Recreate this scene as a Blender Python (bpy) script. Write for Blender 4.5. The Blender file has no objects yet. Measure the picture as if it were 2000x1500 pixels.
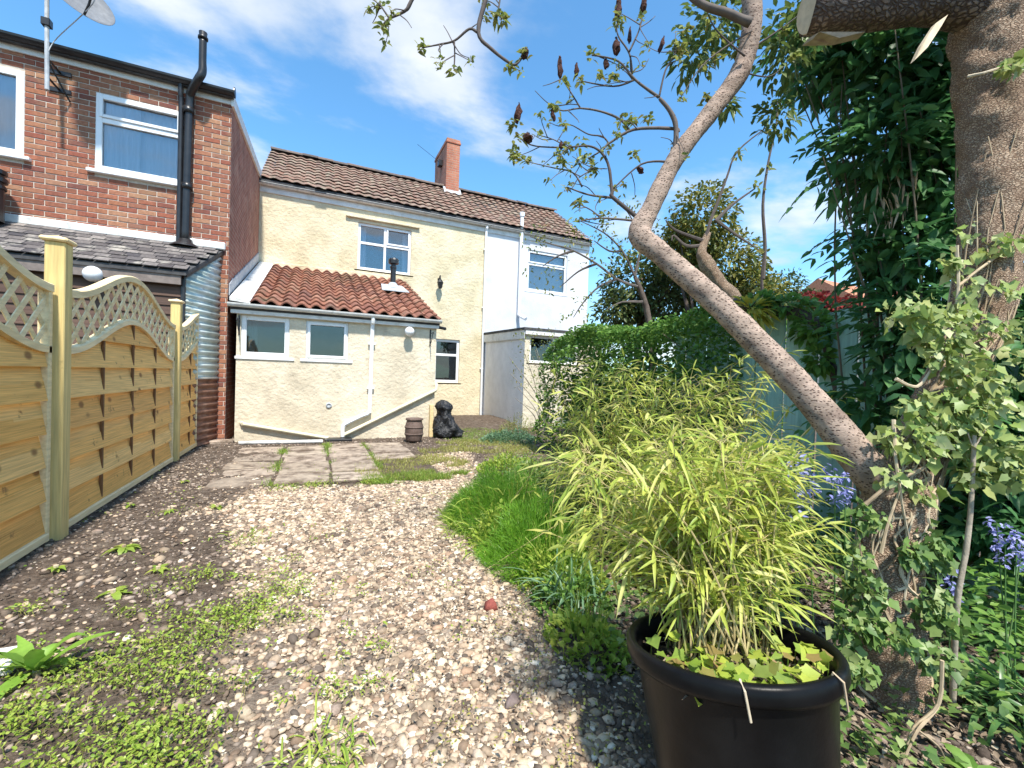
import bpy, math, random
import numpy as np
from mathutils import Matrix, Vector
random.seed(7); rng = np.random.default_rng(11)
SC = bpy.context.scene; COL = SC.collection
# ------------------------------------------------------------------ camera
F_PX, W_PX, H_PX = 842.0, 2000.0, 1500.0
def cam_axes(yaw, pitch, roll):
    f = np.array([math.sin(yaw)*math.cos(pitch), math.cos(yaw)*math.cos(pitch), math.sin(pitch)])
    r = np.array([math.cos(yaw), -math.sin(yaw), 0.0]); u = np.cross(r, f)
    return r*math.cos(roll)+u*math.sin(roll), -r*math.sin(roll)+u*math.cos(roll), f
RIGHT, UP, FWD = cam_axes(math.radians(24.63), math.radians(-0.92), math.radians(1.85))
EYE = np.array([0, 0, 1.2])
cam_data = bpy.data.cameras.new('camera'); cam = bpy.data.objects.new('camera', cam_data); COL.objects.link(cam)
cam_data.sensor_width = 36; cam_data.lens = 36*F_PX/W_PX; cam_data.clip_start = 0.05; cam_data.clip_end = 2000
cam.matrix_world = Matrix(((RIGHT[0], UP[0], -FWD[0], EYE[0]), (RIGHT[1], UP[1], -FWD[1], EYE[1]), (RIGHT[2], UP[2], -FWD[2], EYE[2]), (0, 0, 0, 1)))
SC.camera = cam
# ------------------------------------------------------------------ sun and sky
SUN_EL, SUN_AZ = 60.0, 184.0          # azimuth from +Y towards +X
el, az = math.radians(SUN_EL), math.radians(SUN_AZ)
SUN_DIR = Vector((math.sin(az)*math.cos(el), math.cos(az)*math.cos(el), math.sin(el)))
sun_data = bpy.data.lights.new('sun', 'SUN'); sun = bpy.data.objects.new('sun', sun_data); COL.objects.link(sun)
sun_data.energy = 3.8; sun_data.angle = math.radians(3.0); sun_data.color = (1.0, 0.945, 0.86)
sun.rotation_euler = (-SUN_DIR).to_track_quat('-Z', 'Y').to_euler(); sun.location = (3, -6, 9)
world = bpy.data.worlds.new('World'); SC.world = world; world.use_nodes = True
def build_world():
    nt = world.node_tree; N = nt.nodes; L = nt.links; N.clear()
    out = N.new('ShaderNodeOutputWorld'); bg = N.new('ShaderNodeBackground'); bg.inputs[1].default_value = 0.15
    sky = N.new('ShaderNodeTexSky'); sky.sky_type = 'NISHITA'; sky.sun_disc = False
    sky.sun_elevation = el; sky.sun_rotation = az; sky.air_density = 1.0; sky.dust_density = 0.35; sky.ozone_density = 2.2; sky.altitude = 0
    tc = N.new('ShaderNodeTexCoord'); sep = N.new('ShaderNodeSeparateXYZ'); L.new(tc.outputs['Generated'], sep.inputs[0])
    zz = N.new('ShaderNodeMath'); zz.operation = 'MAXIMUM'; zz.inputs[1].default_value = 0.0; L.new(sep.outputs[2], zz.inputs[0])
    za = N.new('ShaderNodeMath'); za.operation = 'ADD'; za.inputs[1].default_value = 0.22; L.new(zz.outputs[0], za.inputs[0])
    comb = N.new('ShaderNodeCombineXYZ')
    for i in (0, 1):
        d = N.new('ShaderNodeMath'); d.operation = 'DIVIDE'; L.new(sep.outputs[i], d.inputs[0]); L.new(za.outputs[0], d.inputs[1]); L.new(d.outputs[0], comb.inputs[i])
    mp = N.new('ShaderNodeMapping'); mp.inputs['Location'].default_value = CLOUD_OFS; mp.inputs['Rotation'].default_value = (0, 0, 0.42); mp.inputs['Scale'].default_value = (0.75, 1.1, 1.0)
    L.new(comb.outputs[0], mp.inputs[0])
    n1 = N.new('ShaderNodeTexNoise'); n1.inputs['Scale'].default_value = 1.25; n1.inputs['Detail'].default_value = 9; n1.inputs['Roughness'].default_value = 0.56; n1.inputs['Distortion'].default_value = 0.15
    L.new(mp.outputs[0], n1.inputs['Vector'])
    rp = N.new('ShaderNodeValToRGB'); rp.color_ramp.elements[0].position = 0.50; rp.color_ramp.elements[1].position = 0.625
    rp.color_ramp.interpolation = 'EASE'; L.new(n1.outputs['Fac'], rp.inputs[0])
    # thin white veil near the horizon
    hz = N.new('ShaderNodeMapRange'); hz.inputs[1].default_value = 0.0; hz.inputs[2].default_value = 0.30; hz.inputs[3].default_value = 0.55; hz.inputs[4].default_value = 0.0
    hz.interpolation_type = 'SMOOTHSTEP'; L.new(zz.outputs[0], hz.inputs[0])
    mx = N.new('ShaderNodeMath'); mx.operation = 'MAXIMUM'; L.new(rp.outputs[0], mx.inputs[0]); L.new(hz.outputs[0], mx.inputs[1])
    n2 = N.new('ShaderNodeTexNoise'); n2.inputs['Scale'].default_value = 2.6; n2.inputs['Detail'].default_value = 5; L.new(mp.outputs[0], n2.inputs['Vector'])
    cr = N.new('ShaderNodeValToRGB'); cr.color_ramp.elements[0].position = 0.35; cr.color_ramp.elements[1].position = 0.62
    cr.color_ramp.elements[0].color = (2.3, 2.7, 3.2, 1); cr.color_ramp.elements[1].color = (4.0, 4.0, 4.0, 1); L.new(n2.outputs['Fac'], cr.inputs[0])
    gain = N.new('ShaderNodeMix'); gain.data_type = 'RGBA'; gain.blend_type = 'MULTIPLY'; gain.inputs[0].default_value = 1.0
    L.new(sky.outputs[0], gain.inputs[6]); gain.inputs[7].default_value = (0.57, 0.92, 1.02, 1)
    mix = N.new('ShaderNodeMix'); mix.data_type = 'RGBA'; mk = N.new('ShaderNodeMath'); mk.operation = 'MULTIPLY'; mk.inputs[1].default_value = 0.78
    L.new(mx.outputs[0], mk.inputs[0]); L.new(mk.outputs[0], mix.inputs[0]); L.new(gain.outputs[2], mix.inputs[6]); L.new(cr.outputs[0], mix.inputs[7])
    L.new(mix.outputs[2], bg.inputs[0]); L.new(bg.outputs[0], out.inputs[0])
CLOUD_OFS = (2.1, 0.35, 0.0)
build_world()
SC.view_settings.view_transform = 'Standard'; SC.view_settings.look = 'None'; SC.view_settings.gamma = 1.0
SC.view_settings.use_curve_mapping = False; SC.view_settings.exposure = 1.02
SC.cycles.max_bounces = 8; SC.cycles.transparent_max_bounces = 8; SC.cycles.caustics_reflective = False; SC.cycles.caustics_refractive = False
SC.cycles.use_denoising = True

# ------------------------------------------------------------------ helpers
def at(px, py, depth):                 # a point of the place, surveyed from the photograph
    return EYE + depth*((px-1000)/F_PX*RIGHT - (py-750)/F_PX*UP + FWD)
def to_mesh(name, verts, faces, mat=None, smooth=False):
    me = bpy.data.meshes.new(name)
    verts = np.asarray(verts, dtype=np.float32).reshape(-1, 3)
    groups = faces if isinstance(faces, list) and len(faces) and isinstance(faces[0], np.ndarray) and faces[0].ndim == 2 else None
    if groups is not None:
        tot = sum(len(g) for g in groups); loops = np.concatenate([g.ravel() for g in groups]).astype(np.int32)
        sizes = np.concatenate([np.full(len(g), g.shape[1], np.int32) for g in groups])
        me.vertices.add(len(verts)); me.vertices.foreach_set('co', verts.ravel())
        me.loops.add(len(loops)); me.loops.foreach_set('vertex_index', loops)
        me.polygons.add(tot); me.polygons.foreach_set('loop_start', np.concatenate([[0], np.cumsum(sizes)[:-1]]).astype(np.int32))
        me.polygons.foreach_set('loop_total', sizes)
        me.update(calc_edges=True)
    else:
        me.from_pydata(verts.tolist(), [], faces); me.update()
    if smooth: me.polygons.foreach_set('use_smooth', np.ones(len(me.polygons), bool))
    if mat: me.materials.append(mat)
    return me
class MB:                              # collects shapes for ONE mesh
    def __init__(s): s.v = []; s.f = []; s.n = 0
    def add(s, v, f):
        s.v += [tuple(map(float, p)) for p in v]; s.f += [tuple(i+s.n for i in q) for q in f]; s.n += len(v); return s
    def box(s, a, b, c=0.0):           # box between corners, chamfer c
        a, b = [min(p, q) for p, q in zip(a, b)], [max(p, q) for p, q in zip(a, b)]
        if c <= 0:
            v = [(x, y, z) for x in (a[0], b[0]) for y in (a[1], b[1]) for z in (a[2], b[2])]
            return s.add(v, [(0, 1, 3, 2), (4, 6, 7, 5), (0, 4, 5, 1), (2, 3, 7, 6), (0, 2, 6, 4), (1, 5, 7, 3)])
        m = [(p+q)/2 for p, q in zip(a, b)]; h = [(q-p)/2 for p, q in zip(a, b)]; c = min(c, min(h)*0.8)
        v = []; idx = {}
        for sx in (-1, 1):
            for sy in (-1, 1):
                for sz in (-1, 1):
                    for k in range(3):
                        p = [sx*h[0], sy*h[1], sz*h[2]]
                        for j in range(3):
                            if j != k: p[j] -= math.copysign(c, p[j])
                        idx[(sx, sy, sz, k)] = len(v); v.append([m[j]+p[j] for j in range(3)])
        f = []
        for k in range(3):
            i, j = [(1, 2), (0, 2), (0, 1)][k]
            for sg in (-1, 1):
                q = []
                for a1, a2 in ((-1, -1), (1, -1), (1, 1), (-1, 1)):
                    t = [0, 0, 0]; t[k] = sg; t[i] = a1; t[j] = a2; q.append(idx[(*t, k)])
                f.append(q)
        for k in range(3):             # edges along axis k
            i, j = [(1, 2), (0, 2), (0, 1)][k]
            for a1 in (-1, 1):
                for a2 in (-1, 1):
                    t0 = [0, 0, 0]; t0[i] = a1; t0[j] = a2; t1 = t0[:]; t0[k] = -1; t1[k] = 1
                    f.append([idx[(*t0, i)], idx[(*t1, i)], idx[(*t1, j)], idx[(*t0, j)]])
        for sx in (-1, 1):
            for sy in (-1, 1):
                for sz in (-1, 1): f.append([idx[(sx, sy, sz, k)] for k in range(3)])
        return s.add(v, f)
    def quad(s, *p): return s.add(p, [tuple(range(len(p)))])
    def tube(s, path, rad, n=10, cap=True, jit=0.0, seed=0, squash=None):
        path = [Vector(p) for p in path]; m = len(path); rad = [rad]*m if np.isscalar(rad) else list(rad)
        rr = random.Random(seed); v = []; f = []; ref = None
        for i, p in enumerate(path):
            t = (path[min(i+1, m-1)]-path[max(i-1, 0)]).normalized()
            if ref is None: ref = t.orthogonal().normalized()
            ref = (ref-t*ref.dot(t)).normalized(); b = t.cross(ref)
            for k in range(n):
                a = 2*math.pi*k/n; r = rad[i]*(1+jit*rr.uniform(-1, 1))
                v.append(p+(ref*math.cos(a)+b*math.sin(a))*r)
        for i in range(m-1):
            for k in range(n):
                k2 = (k+1) % n; f.append((i*n+k, i*n+k2, (i+1)*n+k2, (i+1)*n+k))
        if cap: f.append(tuple(range(n-1, -1, -1))); f.append(tuple((m-1)*n+k for k in range(n)))
        return s.add(v, f)
    def lathe(s, prof, centre, n=24, M=None, squash=(1, 1)):
        v = []; f = []
        for r, z in prof:
            for k in range(n):
                a = 2*math.pi*k/n; p = Vector((r*math.cos(a)*squash[0], r*math.sin(a)*squash[1], z))
                if M is not None: p = M @ p
                v.append(p+Vector(centre))
        for i in range(len(prof)-1):
            for k in range(n):
                k2 = (k+1) % n; f.append((i*n+k, i*n+k2, (i+1)*n+k2, (i+1)*n+k))
        return s.add(v, f)
    def prism(s, poly, off):           # polygon extruded by a vector
        n = len(poly); o = Vector(off); v = [Vector(p) for p in poly]+[Vector(p)+o for p in poly]
        f = [tuple(range(n)), tuple(range(2*n-1, n-1, -1))]+[(i, i+n, (i+1) % n+n, (i+1) % n) for i in range(n)]
        return s.add(v, f)
    def mesh(s, name, mat, smooth=False): return to_mesh(name, s.v, s.f, mat, smooth)
def smooth_path(pts, rad, sub=5):      # Catmull-Rom through points, radii too
    P = [np.array(p, float) for p in pts]; out = []; ro = []
    for i in range(len(P)-1):
        p0, p1, p2, p3 = P[max(i-1, 0)], P[i], P[i+1], P[min(i+2, len(P)-1)]
        for k in range(sub):
            t = k/sub; out.append(0.5*((2*p1)+(-p0+p2)*t+(2*p0-5*p1+4*p2-p3)*t*t+(-p0+3*p1-3*p2+p3)*t**3)); ro.append(rad[i]*(1-t)+rad[i+1]*t)
    out.append(P[-1]); ro.append(rad[-1]); return out, ro
BASE = {}
def tag(o, label=None, cat=None, group=None, kind=None):
    if label: o['label'] = label
    if cat: o['category'] = cat
    if group: o['group'] = group
    if kind: o['kind'] = kind
    return o
def thing(name, base, label, cat, group=None):
    o = bpy.data.objects.new(name, None); COL.objects.link(o); o.location = base; o.empty_display_size = 0.1
    BASE[o.name] = Vector(base); return tag(o, label, cat, group)
def obj(name, me, parent=None, mtx=None, label=None, kind=None):
    o = bpy.data.objects.new(name, me); COL.objects.link(o)
    if parent is not None:
        o.parent = parent
        if parent.name in BASE: o.matrix_parent_inverse = Matrix.Translation(-BASE[parent.name])
    if mtx is not None: o.matrix_basis = mtx
    return tag(o, label, None, None, kind)
def single(name, me, base, label, cat, group=None, kind=None):   # a thing of one mesh; world-space mesh moved to its base
    b = Vector(base); me.transform(Matrix.Translation(-b)); o = bpy.data.objects.new(name, me); COL.objects.link(o); o.location = b
    BASE[o.name] = b; return tag(o, label, cat, group, kind)
def structure(name, me, parent=None):
    return obj(name, me, parent, kind='structure')
def frames(D, up):                     # orthonormal (D, S, N) rows
    D = D/np.linalg.norm(D, axis=1, keepdims=True); S = np.cross(D, up); n = np.linalg.norm(S, axis=1, keepdims=True)
    S = np.where(n < 1e-4, np.array([1.0, 0, 0]), S/np.maximum(n, 1e-6)); return D, S, np.cross(S, D)
def stamp(T, Fc, P, D, S, N, L, W, bend=None):   # leaf template placed n times: (verts, [faces])
    T = np.asarray(T, float); n = len(P); L = np.broadcast_to(L, n)[:, None, None]; W = np.broadcast_to(W, n)[:, None, None]
    t, s, h = T[None, :, 0:1], T[None, :, 1:2], T[None, :, 2:3]
    V = P[:, None, :]+t*L*D[:, None, :]+s*W*S[:, None, :]+h*W*N[:, None, :]
    if bend is not None:
        b = np.broadcast_to(bend, n)[:, None, None]; V[:, :, 2:3] -= b*L*t*t
        V -= 0.35*b*L*t*t*D[:, None, :]
    faces = []
    for sz in sorted(set(len(f) for f in Fc)):
        fs = np.array([f for f in Fc if len(f) == sz]); faces.append((fs[None]+(np.arange(n)*len(T))[:, None, None]).reshape(-1, sz))
    return V.reshape(-1, 3), faces
def merge(parts):                      # several (verts, [faces]) into one
    V = []; FF = {}; n = 0
    for v, fs in parts:
        V.append(v); [FF.setdefault(f.shape[1], []).append(f+n) for f in fs]; n += len(v)
    return np.concatenate(V), [np.concatenate(FF[k]) for k in sorted(FF)]
LANCE = ([(0, 0, 0), (.3, -.5, .12), (.3, 0, -.05), (.3, .5, .12), (.68, -.36, .1), (.68, 0, -.04), (.68, .36, .1), (1, 0, 0)],
         [(0, 2, 1), (0, 3, 2), (1, 2, 5, 4), (2, 3, 6, 5), (4, 5, 7), (5, 6, 7)])
DIAMOND = ([(0, 0, 0), (.45, -.5, .1), (1, 0, 0), (.45, .5, .1)], [(0, 2, 1), (0, 3, 2)])
OVAL = ([(0, 0, 0), (.22, -.4, .1), (.62, -.46, .1), (1, 0, -.05), (.62, .46, .1), (.22, .4, .1), (.5, 0, -.08)],
        [(0, 6, 1), (1, 6, 2), (2, 6, 3), (3, 6, 4), (4, 6, 5), (5, 6, 0)])
IVY = ([(0, 0, 0), (-.12, -.36, .08), (.2, -.42, .03), (.4, -.55, .1), (.6, -.31, 0), (1, 0, -.08), (.62, .29, 0), (.38, .56, .12), (.2, .42, .02), (-.12, .36, .1)],
       [(0, 2, 1), (0, 4, 3, 2), (0, 6, 5, 4), (0, 8, 7, 6), (0, 9, 8)])
BLADE = ([(0, -.5, 0), (0, .5, 0), (.35, -.5, 0), (.35, .5, 0), (.7, -.36, 0), (.7, .36, 0), (1, 0, 0)],
         [(0, 1, 3, 2), (2, 3, 5, 4), (4, 5, 6)])
THREAD = ([(0, -.5, 0), (0, .5, 0), (.5, -.5, 0), (.5, .5, 0), (1, 0, 0)], [(0, 1, 3, 2), (2, 3, 4)])
def rand_dirs(n, zmin=-1.0, zmax=1.0):
    z = rng.uniform(zmin, zmax, n); a = rng.uniform(0, 2*math.pi, n); r = np.sqrt(np.maximum(0, 1-z*z)); return np.stack([r*np.cos(a), r*np.sin(a), z], 1)
def vnoise(p, s=1.0, seed=0):          # cheap smooth noise of points, about -1..1
    p = np.asarray(p)*s; r = np.random.default_rng(seed); o = np.zeros(len(p))
    for k in range(6):
        d = r.normal(size=p.shape[1]); o += np.sin(p@d*1.7+r.uniform(0, 6.3))
    return o/3.0

# ------------------------------------------------------------------ materials
def ramp(N, cols, interp='LINEAR'):
    r = N.new('ShaderNodeValToRGB'); cr = r.color_ramp; cr.interpolation = interp
    while len(cr.elements) < len(cols): cr.elements.new(0.5)
    for i, c in enumerate(cols): cr.elements[i].position = i/max(1, len(cols)-1); cr.elements[i].color = (*c, 1)
    return r
def M(name, cols, rough=0.8, rnd=False, nscale=6.0, namt=0.15, stretch=(1, 1, 1), bump=None, spec=0.3, metallic=0.0, trans=0.0, det=5, dirt=None, coat=0.0, fine=None):
    m = bpy.data.materials.new(name); m.use_nodes = True; nt = m.node_tree; N = nt.nodes; L = nt.links
    b = N['Principled BSDF']; b.inputs['Roughness'].default_value = rough; b.inputs['Specular IOR Level'].default_value = spec; b.inputs['Metallic'].default_value = metallic
    b.inputs['Coat Weight'].default_value = coat
    geo = N.new('ShaderNodeNewGeometry'); mp = N.new('ShaderNodeMapping'); mp.inputs['Scale'].default_value = stretch; L.new(geo.outputs['Position'], mp.inputs[0])
    nz = N.new('ShaderNodeTexNoise'); nz.inputs['Scale'].default_value = nscale; nz.inputs['Detail'].default_value = det; L.new(mp.outputs[0], nz.inputs['Vector'])
    r = ramp(N, cols)
    if rnd:
        oi = N.new('ShaderNodeObjectInfo'); ad = N.new('ShaderNodeMath'); ad.operation = 'ADD'; L.new(geo.outputs['Random Per Island'], ad.inputs[0]); L.new(oi.outputs['Random'], ad.inputs[1])
        fr = N.new('ShaderNodeMath'); fr.operation = 'FRACT'; L.new(ad.outputs[0], fr.inputs[0]); L.new(fr.outputs[0], r.inputs[0])
    else:
        mr = N.new('ShaderNodeMapRange'); mr.inputs[1].default_value = 0.3; mr.inputs[2].default_value = 0.7; L.new(nz.outputs['Fac'], mr.inputs[0]); L.new(mr.outputs[0], r.inputs[0])
    hs = N.new('ShaderNodeHueSaturation'); L.new(r.outputs[0], hs.inputs['Color'])
    n3 = N.new('ShaderNodeTexNoise'); n3.inputs['Scale'].default_value = nscale*2.7; n3.inputs['Detail'].default_value = 6; L.new(mp.outputs[0], n3.inputs['Vector'])
    va = N.new('ShaderNodeMapRange'); va.inputs[1].default_value = 0.28; va.inputs[2].default_value = 0.72; va.inputs[3].default_value = 1-namt; va.inputs[4].default_value = 1+namt; L.new(n3.outputs['Fac'], va.inputs[0]); L.new(va.outputs[0], hs.inputs['Value'])
    colour = hs.outputs[0]
    if dirt:                           # (colour, scale, low, high): stains with a shape of their own
        nd = N.new('ShaderNodeTexNoise'); nd.inputs['Scale'].default_value = dirt[1]; nd.inputs['Detail'].default_value = 8; nd.inputs['Roughness'].default_value = 0.65; L.new(geo.outputs['Position'], nd.inputs['Vector'])
        md = N.new('ShaderNodeMapRange'); md.inputs[1].default_value = dirt[2]; md.inputs[2].default_value = dirt[3]; L.new(nd.outputs['Fac'], md.inputs[0])
        mx = N.new('ShaderNodeMix'); mx.data_type = 'RGBA'; L.new(md.outputs[0], mx.inputs[0]); L.new(colour, mx.inputs[6]); mx.inputs[7].default_value = (*dirt[0], 1); colour = mx.outputs[2]
    L.new(colour, b.inputs['Base Color'])
    if bump:
        nb = N.new('ShaderNodeTexNoise'); nb.inputs['Scale'].default_value = bump[0]; nb.inputs['Detail'].default_value = 6; nb.inputs['Roughness'].default_value = 0.6; L.new(mp.outputs[0], nb.inputs['Vector'])
        bp = N.new('ShaderNodeBump'); bp.inputs['Strength'].default_value = bump[1]; bp.inputs['Distance'].default_value = bump[2]; L.new(nb.outputs['Fac'], bp.inputs['Height']); L.new(bp.outputs[0], b.inputs['Normal'])
    if trans > 0:
        tr = N.new('ShaderNodeBsdfTranslucent'); L.new(colour, tr.inputs[0]); ms = N.new('ShaderNodeMixShader'); ms.inputs[0].default_value = trans
        L.new(b.outputs[0], ms.inputs[1]); L.new(tr.outputs[0], ms.inputs[2]); L.new(ms.outputs[0], N['Material Output'].inputs[0])
    return m
def leafmat(name, cols, trans=0.35, rough=0.45, spec=0.4): return M(name, cols, rough, rnd=True, nscale=14, namt=0.14, spec=spec, trans=trans)
def brickmat(name, c1, c2, mortar, scale=1.0, smear=None):
    m = bpy.data.materials.new(name); m.use_nodes = True; nt = m.node_tree; N = nt.nodes; L = nt.links; b = N['Principled BSDF']; b.inputs['Roughness'].default_value = 0.9
    geo = N.new('ShaderNodeNewGeometry'); sp = N.new('ShaderNodeSeparateXYZ'); L.new(geo.outputs['Position'], sp.inputs[0])
    ad = N.new('ShaderNodeMath'); ad.operation = 'ADD'; L.new(sp.outputs[0], ad.inputs[0]); L.new(sp.outputs[1], ad.inputs[1])
    cb = N.new('ShaderNodeCombineXYZ'); L.new(ad.outputs[0], cb.inputs[0]); L.new(sp.outputs[2], cb.inputs[1])
    bt = N.new('ShaderNodeTexBrick'); bt.inputs['Scale'].default_value = 1.0/scale; bt.inputs['Brick Width'].default_value = 0.225; bt.inputs['Row Height'].default_value = 0.075; bt.inputs['Mortar Size'].default_value = 0.007
    bt.inputs['Color1'].default_value = (*c1, 1); bt.inputs['Color2'].default_value = (*c2, 1); bt.inputs['Mortar'].default_value = (*mortar, 1); L.new(cb.outputs[0], bt.inputs['Vector'])
    nz = N.new('ShaderNodeTexNoise'); nz.inputs['Scale'].default_value = 3.0; nz.inputs['Detail'].default_value = 8; L.new(geo.outputs['Position'], nz.inputs['Vector'])
    hs = N.new('ShaderNodeHueSaturation'); va = N.new('ShaderNodeMapRange'); va.inputs[1].default_value = .3; va.inputs[2].default_value = .7; va.inputs[3].default_value = .72; va.inputs[4].default_value = 1.25; L.new(nz.outputs['Fac'], va.inputs[0]); L.new(va.outputs[0], hs.inputs['Value']); L.new(bt.outputs['Color'], hs.inputs['Color'])
    col = hs.outputs[0]
    if smear:
        n2 = N.new('ShaderNodeTexNoise'); n2.inputs['Scale'].default_value = 2.2; n2.inputs['Detail'].default_value = 9; n2.inputs['Distortion'].default_value = 2.5; L.new(geo.outputs['Position'], n2.inputs['Vector'])
        mr = N.new('ShaderNodeMapRange'); mr.inputs[1].default_value = .5; mr.inputs[2].default_value = .75; mr.inputs[4].default_value = .6; L.new(n2.outputs['Fac'], mr.inputs[0])
        mx = N.new('ShaderNodeMix'); mx.data_type = 'RGBA'; L.new(mr.outputs[0], mx.inputs[0]); L.new(col, mx.inputs[6]); mx.inputs[7].default_value = (*smear, 1); col = mx.outputs[2]
    L.new(col, b.inputs['Base Color']); bp = N.new('ShaderNodeBump'); bp.inputs['Strength'].default_value = .6; bp.inputs['Distance'].default_value = .008; bp.invert = True; L.new(bt.outputs['Fac'], bp.inputs['Height']); L.new(bp.outputs[0], b.inputs['Normal'])
    return m
def glassmat(name, tint=(0.75, 0.8, 0.82), refl=0.22):
    m = bpy.data.materials.new(name); m.use_nodes = True; nt = m.node_tree; N = nt.nodes; L = nt.links; N.remove(N['Principled BSDF'])
    t = N.new('ShaderNodeBsdfTransparent'); t.inputs[0].default_value = (*tint, 1); g = N.new('ShaderNodeBsdfGlossy'); g.inputs['Roughness'].default_value = 0.015
    geo = N.new('ShaderNodeNewGeometry'); nz = N.new('ShaderNodeTexNoise'); nz.inputs['Scale'].default_value = 1.6; L.new(geo.outputs['Position'], nz.inputs['Vector'])
    bp = N.new('ShaderNodeBump'); bp.inputs['Strength'].default_value = .12; bp.inputs['Distance'].default_value = .02; L.new(nz.outputs['Fac'], bp.inputs['Height']); L.new(bp.outputs[0], g.inputs['Normal'])
    fr = N.new('ShaderNodeLayerWeight'); fr.inputs['Blend'].default_value = 0.35; ad = N.new('ShaderNodeMath'); ad.operation = 'ADD'; ad.use_clamp = True; ad.inputs[1].default_value = refl; L.new(fr.outputs['Fresnel'], ad.inputs[0])
    ms = N.new('ShaderNodeMixShader'); L.new(ad.outputs[0], ms.inputs[0]); L.new(t.outputs[0], ms.inputs[1]); L.new(g.outputs[0], ms.inputs[2]); L.new(ms.outputs[0], N['Material Output'].inputs[0])
    return m
K = {}
K['cream'] = M('cream_render', [(.56, .48, .31), (.66, .575, .40), (.72, .64, .47)], .92, nscale=1.6, namt=.10, bump=(13, .9, .03), dirt=((.44, .38, .27), 2.0, .60, .85))
K['cream2'] = M('cream_render_lower', [(.56, .485, .36), (.66, .58, .44), (.72, .64, .50)], .92, nscale=1.8, namt=.10, bump=(16, .9, .022), dirt=((.42, .35, .26), 1.9, .58, .82))
K['white_render'] = M('white_render', [(.54, .55, .59), (.63, .64, .67), (.68, .69, .71)], .9, nscale=1.3, namt=.06, bump=(22, .6, .012), dirt=((.5, .5, .5), 1.2, .6, .85))
K['upvc'] = M('white_upvc', [(.78, .80, .82), (.84, .85, .86)], .28, nscale=2, namt=.03, spec=.5)
K['white_paint'] = M('white_paint', [(.66, .66, .64), (.78, .78, .77)], .5, nscale=5, namt=.06, dirt=((.42, .4, .34), 3.0, .56, .8))
K['off_white'] = M('weathered_white', [(.58, .58, .56), (.72, .72, .70)], .6, nscale=7, namt=.1, dirt=((.3, .29, .25), 5.0, .54, .75))
K['cream_pipe'] = M('cream_pipe', [(.66, .6, .42), (.74, .69, .52)], .45, nscale=6, namt=.08, dirt=((.4, .34, .2), 6.0, .58, .8))
K['black'] = M('black_plastic', [(.012, .012, .014), (.022, .022, .024)], .35, nscale=5, namt=.3, spec=.5)
K['lead'] = M('lead', [(.34, .37, .40), (.48, .51, .54)], .6, nscale=8, namt=.15, dirt=((.6, .6, .58), 6, .55, .7))
K['brick'] = M('brick', [(.29, .095, .058), (.33, .125, .072), (.26, .085, .055), (.36, .16, .095), (.22, .078, .055), (.32, .13, .072), (.38, .20, .12), (.17, .062, .05), (.30, .105, .062)], .9, rnd=True, nscale=9, namt=.22, bump=(60, .5, .006), dirt=((.32, .20, .115), 1.1, .52, .74))
K['mortar'] = M('mortar', [(.50, .43, .36), (.62, .55, .47)], .95, nscale=10, namt=.15, bump=(80, .4, .004))
K['brick_wall'] = brickmat('brick_flank', (.28, .085, .055), (.33, .12, .075), (.36, .26, .2), 1.0, (.5, .31, .23))
K['brick_stack'] = brickmat('chimney_brick', (.36, .12, .075), (.42, .17, .10), (.36, .25, .19))
K['pantile'] = M('clay_pantile', [(.23, .095, .062), (.28, .12, .075), (.20, .085, .06), (.34, .17, .115), (.26, .11, .07), (.17, .08, .062)], .85, rnd=True, nscale=12, namt=.2, bump=(50, .4, .006), dirt=((.15, .11, .07), 2.2, .52, .7))
K['old_tile'] = M('weathered_roof_tile', [(.17, .10, .075), (.22, .125, .09), (.14, .09, .07), (.26, .16, .12), (.19, .125, .10), (.20, .10, .07)], .9, rnd=True, nscale=14, namt=.28, bump=(40, .5, .008), dirt=((.30, .26, .19), 7.0, .50, .64))
K['dark_tile'] = M('dark_shed_tile', [(.07, .06, .06), (.11, .095, .09), (.16, .14, .13), (.05, .045, .05), (.24, .21, .19)], .8, rnd=True, nscale=12, namt=.3, bump=(50, .4, .006), dirt=((.36, .33, .28), 5.0, .54, .7))
K['ridge'] = M('ridge_tile', [(.10, .085, .08), (.16, .12, .10)], .9, rnd=True, nscale=8, namt=.25)
K['felt'] = M('roof_felt', [(.05, .05, .055), (.09, .09, .09)], .95, nscale=8, namt=.2)
K['brown_board'] = M('dark_stained_board', [(.075, .045, .033), (.12, .07, .05), (.09, .055, .04)], .7, rnd=True, nscale=5, namt=.25, stretch=(.15, 1, 3), bump=(30, .4, .004))
K['corr_pale'] = M('painted_corrugated_iron', [(.36, .46, .44), (.52, .60, .56), (.62, .66, .64)], .5, nscale=3, namt=.12, metallic=.0, dirt=((.25, .22, .18), 5, .6, .8))
K['corr_rust'] = M('rusty_corrugated_iron', [(.17, .085, .055), (.26, .13, .085), (.21, .11, .08)], .8, nscale=5, namt=.25, dirt=((.32, .2, .15), 6, .52, .7))
K['fence'] = M('larch_lap_board', [(.78, .41, .11), (.87, .51, .17), (.81, .445, .13), (.89, .56, .21), (.72, .36, .10), (.84, .48, .15)], .75, rnd=True, nscale=7, namt=.26, stretch=(2.5, .16, 7), bump=(26, .6, .005), dirt=((.36, .19, .065), 8, .63, .70))
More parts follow.
